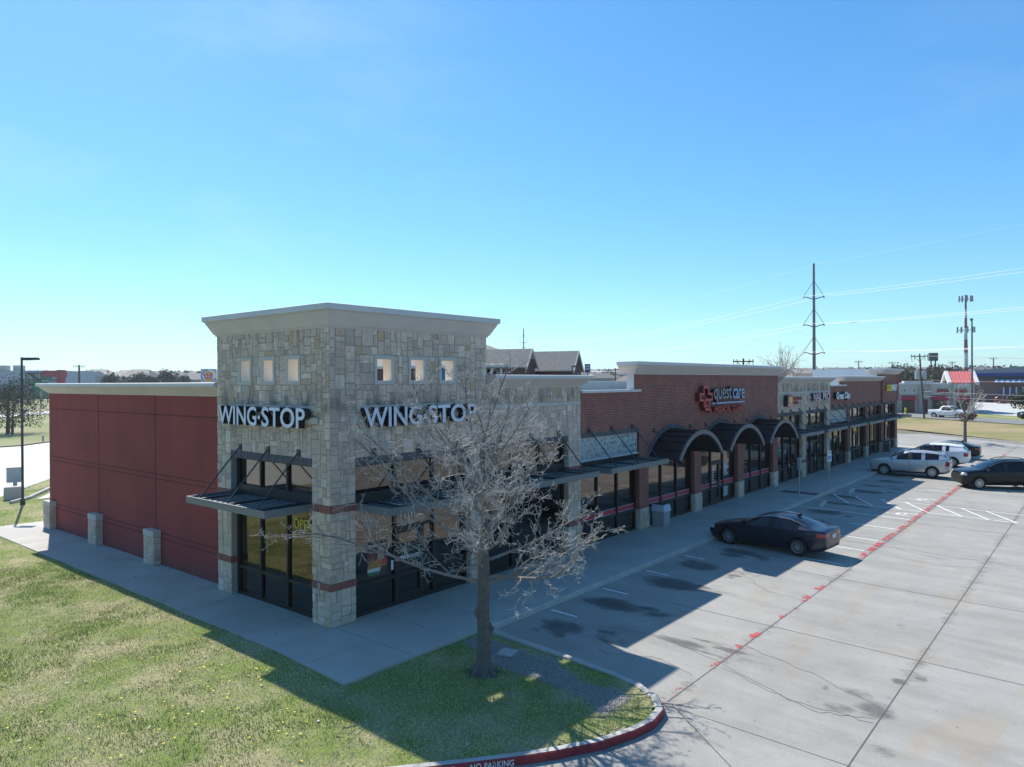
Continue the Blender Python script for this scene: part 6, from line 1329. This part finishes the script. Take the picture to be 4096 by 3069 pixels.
for _ in range(420):
    x, y = rr_.uniform(-10, 2.2), rr_.uniform(-8.4, 13)
    if x > -2.2 and y > -3: continue
    if not on_lawn(x, y) or rr_.random() < (.35 if y < 4 else .55): continue
    c = rr_.choice(((.42, .36, .3), (.5, .46, .42), (.3, .2, .12), (.22, .12, .07))); s = rr_.uniform(.025, .06); p = Vector((x, y, zlawn(y) + .03)); a = rr_.uniform(0, 6.3); d1_ = Vector((math.cos(a), math.sin(a), rr_.uniform(-.2, .3))) * s; d2_ = Vector((-math.sin(a), math.cos(a), rr_.uniform(-.1, .5))) * s * .6; lv.face([p - d1_, p + d2_, p + d1_ + Vector((0, 0, .01)), p - d2_ + Vector((0, 0, .02))], 0, c)
for _ in range(90):
    x, y = rr_.uniform(-1.7, 2.2), rr_.uniform(-2.9, 18)
    if x > -.1 and y > -.3: continue
    s = rr_.uniform(.02, .045); a = rr_.uniform(0, 6.3); p = Vector((x, y, .012)); d1_ = Vector((math.cos(a), math.sin(a), .2)) * s; d2_ = Vector((-math.sin(a), math.cos(a), .3)) * s * .6; lv.face([p - d1_, p + d2_, p + d1_, p - d2_ + Vector((0, 0, .01))], 0, rr_.choice(((.16, .1, .07), (.3, .25, .2), (.1, .08, .06))))
for _ in range(110):
    x, y = rr_.gauss(-4.2, 1.9), rr_.gauss(-2.0, 2.4)
    if not on_lawn(x, y): continue
    s = rr_.uniform(.014, .026); z = zlawn(y) + .045
    dn.face([(x + s * math.cos(t), y + s * math.sin(t), z) for t in np.linspace(0, 5.5, 7)], 0, (.75, .6, .03))
tag(lv.build('fallen_leaves', 'mixed_colours'), 'dry pale and brown leaves scattered on the lawn and side walk', 'leaves', None, 'stuff'); tag(dn.build('dandelions', 'mixed_colours'), 'small yellow dandelion heads scattered through the lawn', 'flowers', None, 'stuff')
gv = MB(); gx = rng.uniform(.3, 2.4, 9000); gy = rng.uniform(-8.2, -3.2, 9000); gk = bare_mask(gx, gy) > .5
for x, y in zip(gx[gk], gy[gk]):
    s = rr_.uniform(.006, .018); z = zlawn(y) + .012; a = rr_.uniform(0, 6); c = rr_.uniform(.25, .5); gv.face([(x + s * math.cos(a + t), y + s * math.sin(a + t) * .8, z + rr_.uniform(0, s)) for t in (0, 1.6, 3.1, 4.7)], 0, (c, c * .97, c * .92))
tag(gv.build('gravel', 'mixed_colours'), 'pale gravel and bare earth beside the kerb on the grass island', 'gravel', None, 'stuff')
mb = MB(); mb.box(-.22, .22, -.2, .2, 0, .03); tag(mb.build('valve_cover', KERB, None, loc=(1.75, -4.5, zlawn(-4.5) - .005), rz=R(15)), 'flat square concrete cover in the gravel beside the bare tree', 'ground cover')
# ---------------------------------------------------------------- light, sky, camera
EL, AZ = R(47.3), R(18.7)     # azimuth measured from +y towards +x
w = bpy.data.worlds.new('World'); sc.world = w; w.use_nodes = True; nt = w.node_tree; nt.nodes.clear()
out = nt.nodes.new('ShaderNodeOutputWorld'); bg = nt.nodes.new('ShaderNodeBackground'); sky = nt.nodes.new('ShaderNodeTexSky'); sky.sky_type = 'NISHITA'; sky.sun_disc = False
sky.sun_elevation = EL; sky.sun_rotation = AZ; sky.altitude = 200; sky.air_density = 1.0; sky.dust_density = .3; sky.ozone_density = 1.0
bg.inputs[1].default_value = SKY_STRENGTH; 
hs_ = nt.nodes.new('ShaderNodeHueSaturation'); hs_.inputs['Saturation'].default_value = 1.2; hs_.inputs['Hue'].default_value = .502
def wmul(src, c):
    n = nt.nodes.new('ShaderNodeMix'); n.data_type = 'RGBA'; n.blend_type = 'MULTIPLY'; n.inputs[0].default_value = 1.0; n.inputs[7].default_value = c4(c); L(nt, src, n.inputs[6]); return n.outputs[2]
ga_ = nt.nodes.new('ShaderNodeGamma'); ga_.inputs[1].default_value = .8
L(nt, wmul(sky.outputs[0], (.84, 1.03, 1.12)), hs_.inputs['Color']); L(nt, hs_.outputs[0], ga_.inputs[0]); skyc = wmul(ga_.outputs[0], (.95, 1.22, 1.4))

tc = nt.nodes.new('ShaderNodeTexCoord'); mp = nt.nodes.new('ShaderNodeMapping'); mp.inputs['Scale'].default_value = (2.2, 2.2, 6); mp.inputs['Rotation'].default_value = (0, R(25), 0); L(nt, tc.outputs['Generated'], mp.inputs[0])
cl = noise(nt, 1.6, 7, .62, vec=mp.outputs[0]); c2 = noise(nt, .9, 3, .5, vec=tc.outputs['Generated'])
cf = mth(nt, 'MULTIPLY', ramp(nt, cl, [(.5, 0.0), (.8, 1.0)]), ramp(nt, c2, [(.45, 0.0), (.7, .2)]))
cm_ = nt.nodes.new('ShaderNodeMix'); cm_.data_type = 'RGBA'; L(nt, cf, cm_.inputs[0]); L(nt, skyc, cm_.inputs[6]); cm_.inputs[7].default_value = (6, 6.8, 7.4, 1); L(nt, cm_.outputs[2], bg.inputs[0]); L(nt, bg.outputs[0], out.inputs[0])
sl = bpy.data.lights.new('sun', 'SUN'); sl.energy = SUN_STRENGTH; sl.angle = R(.53); sl.color = (1, .955, .88)
so = bpy.data.objects.new('sun', sl); col.objects.link(so); sd = Vector((math.sin(AZ) * math.cos(EL), math.cos(AZ) * math.cos(EL), math.sin(EL))); so.rotation_euler = sd.to_track_quat('Z', 'Y').to_euler(); so.location = (0, 0, 60)
cam = bpy.data.cameras.new('camera'); cam.sensor_width = 36; cam.lens = 25.4538; cam.clip_end = 20000; cam.clip_start = .1
co = bpy.data.objects.new('camera', cam); col.objects.link(co); sc.camera = co
r_ = Vector((.63716, -.77071, -.00483)); d_ = Vector((-.00547, .00175, -.99998)); f_ = Vector((.77071, .63718, -.0031))
M = Matrix(((r_.x, -d_.x, -f_.x, CAMX), (r_.y, -d_.y, -f_.y, CAMY), (r_.z, -d_.z, -f_.z, CAMZ), (0, 0, 0, 1))); co.matrix_world = M
sc.view_settings.view_transform = 'Standard'; sc.view_settings.look = 'None'; sc.view_settings.exposure = EXPOSURE; sc.view_settings.gamma = 1
sc.cycles.max_bounces = 6; sc.cycles.transparent_max_bounces = 12; sc.cycles.use_denoising = True

# distant air
hz = nodes('haze_air'); hm, nt, hb, ho = hz; nt.nodes.remove(hb); pv_ = nt.nodes.new('ShaderNodeVolumePrincipled'); pv_.inputs['Color'].default_value = (.86, .93, 1, 1); pv_.inputs['Density'].default_value = HAZE; pv_.inputs['Anisotropy'].default_value = .3
L(nt, pv_.outputs[0], ho.inputs['Volume'])
mb = MB(); mb.box(-6200, 6200, -6200, 6200, -110, 52); tag(mb.build('haze', hm), None, None, None, 'stuff')
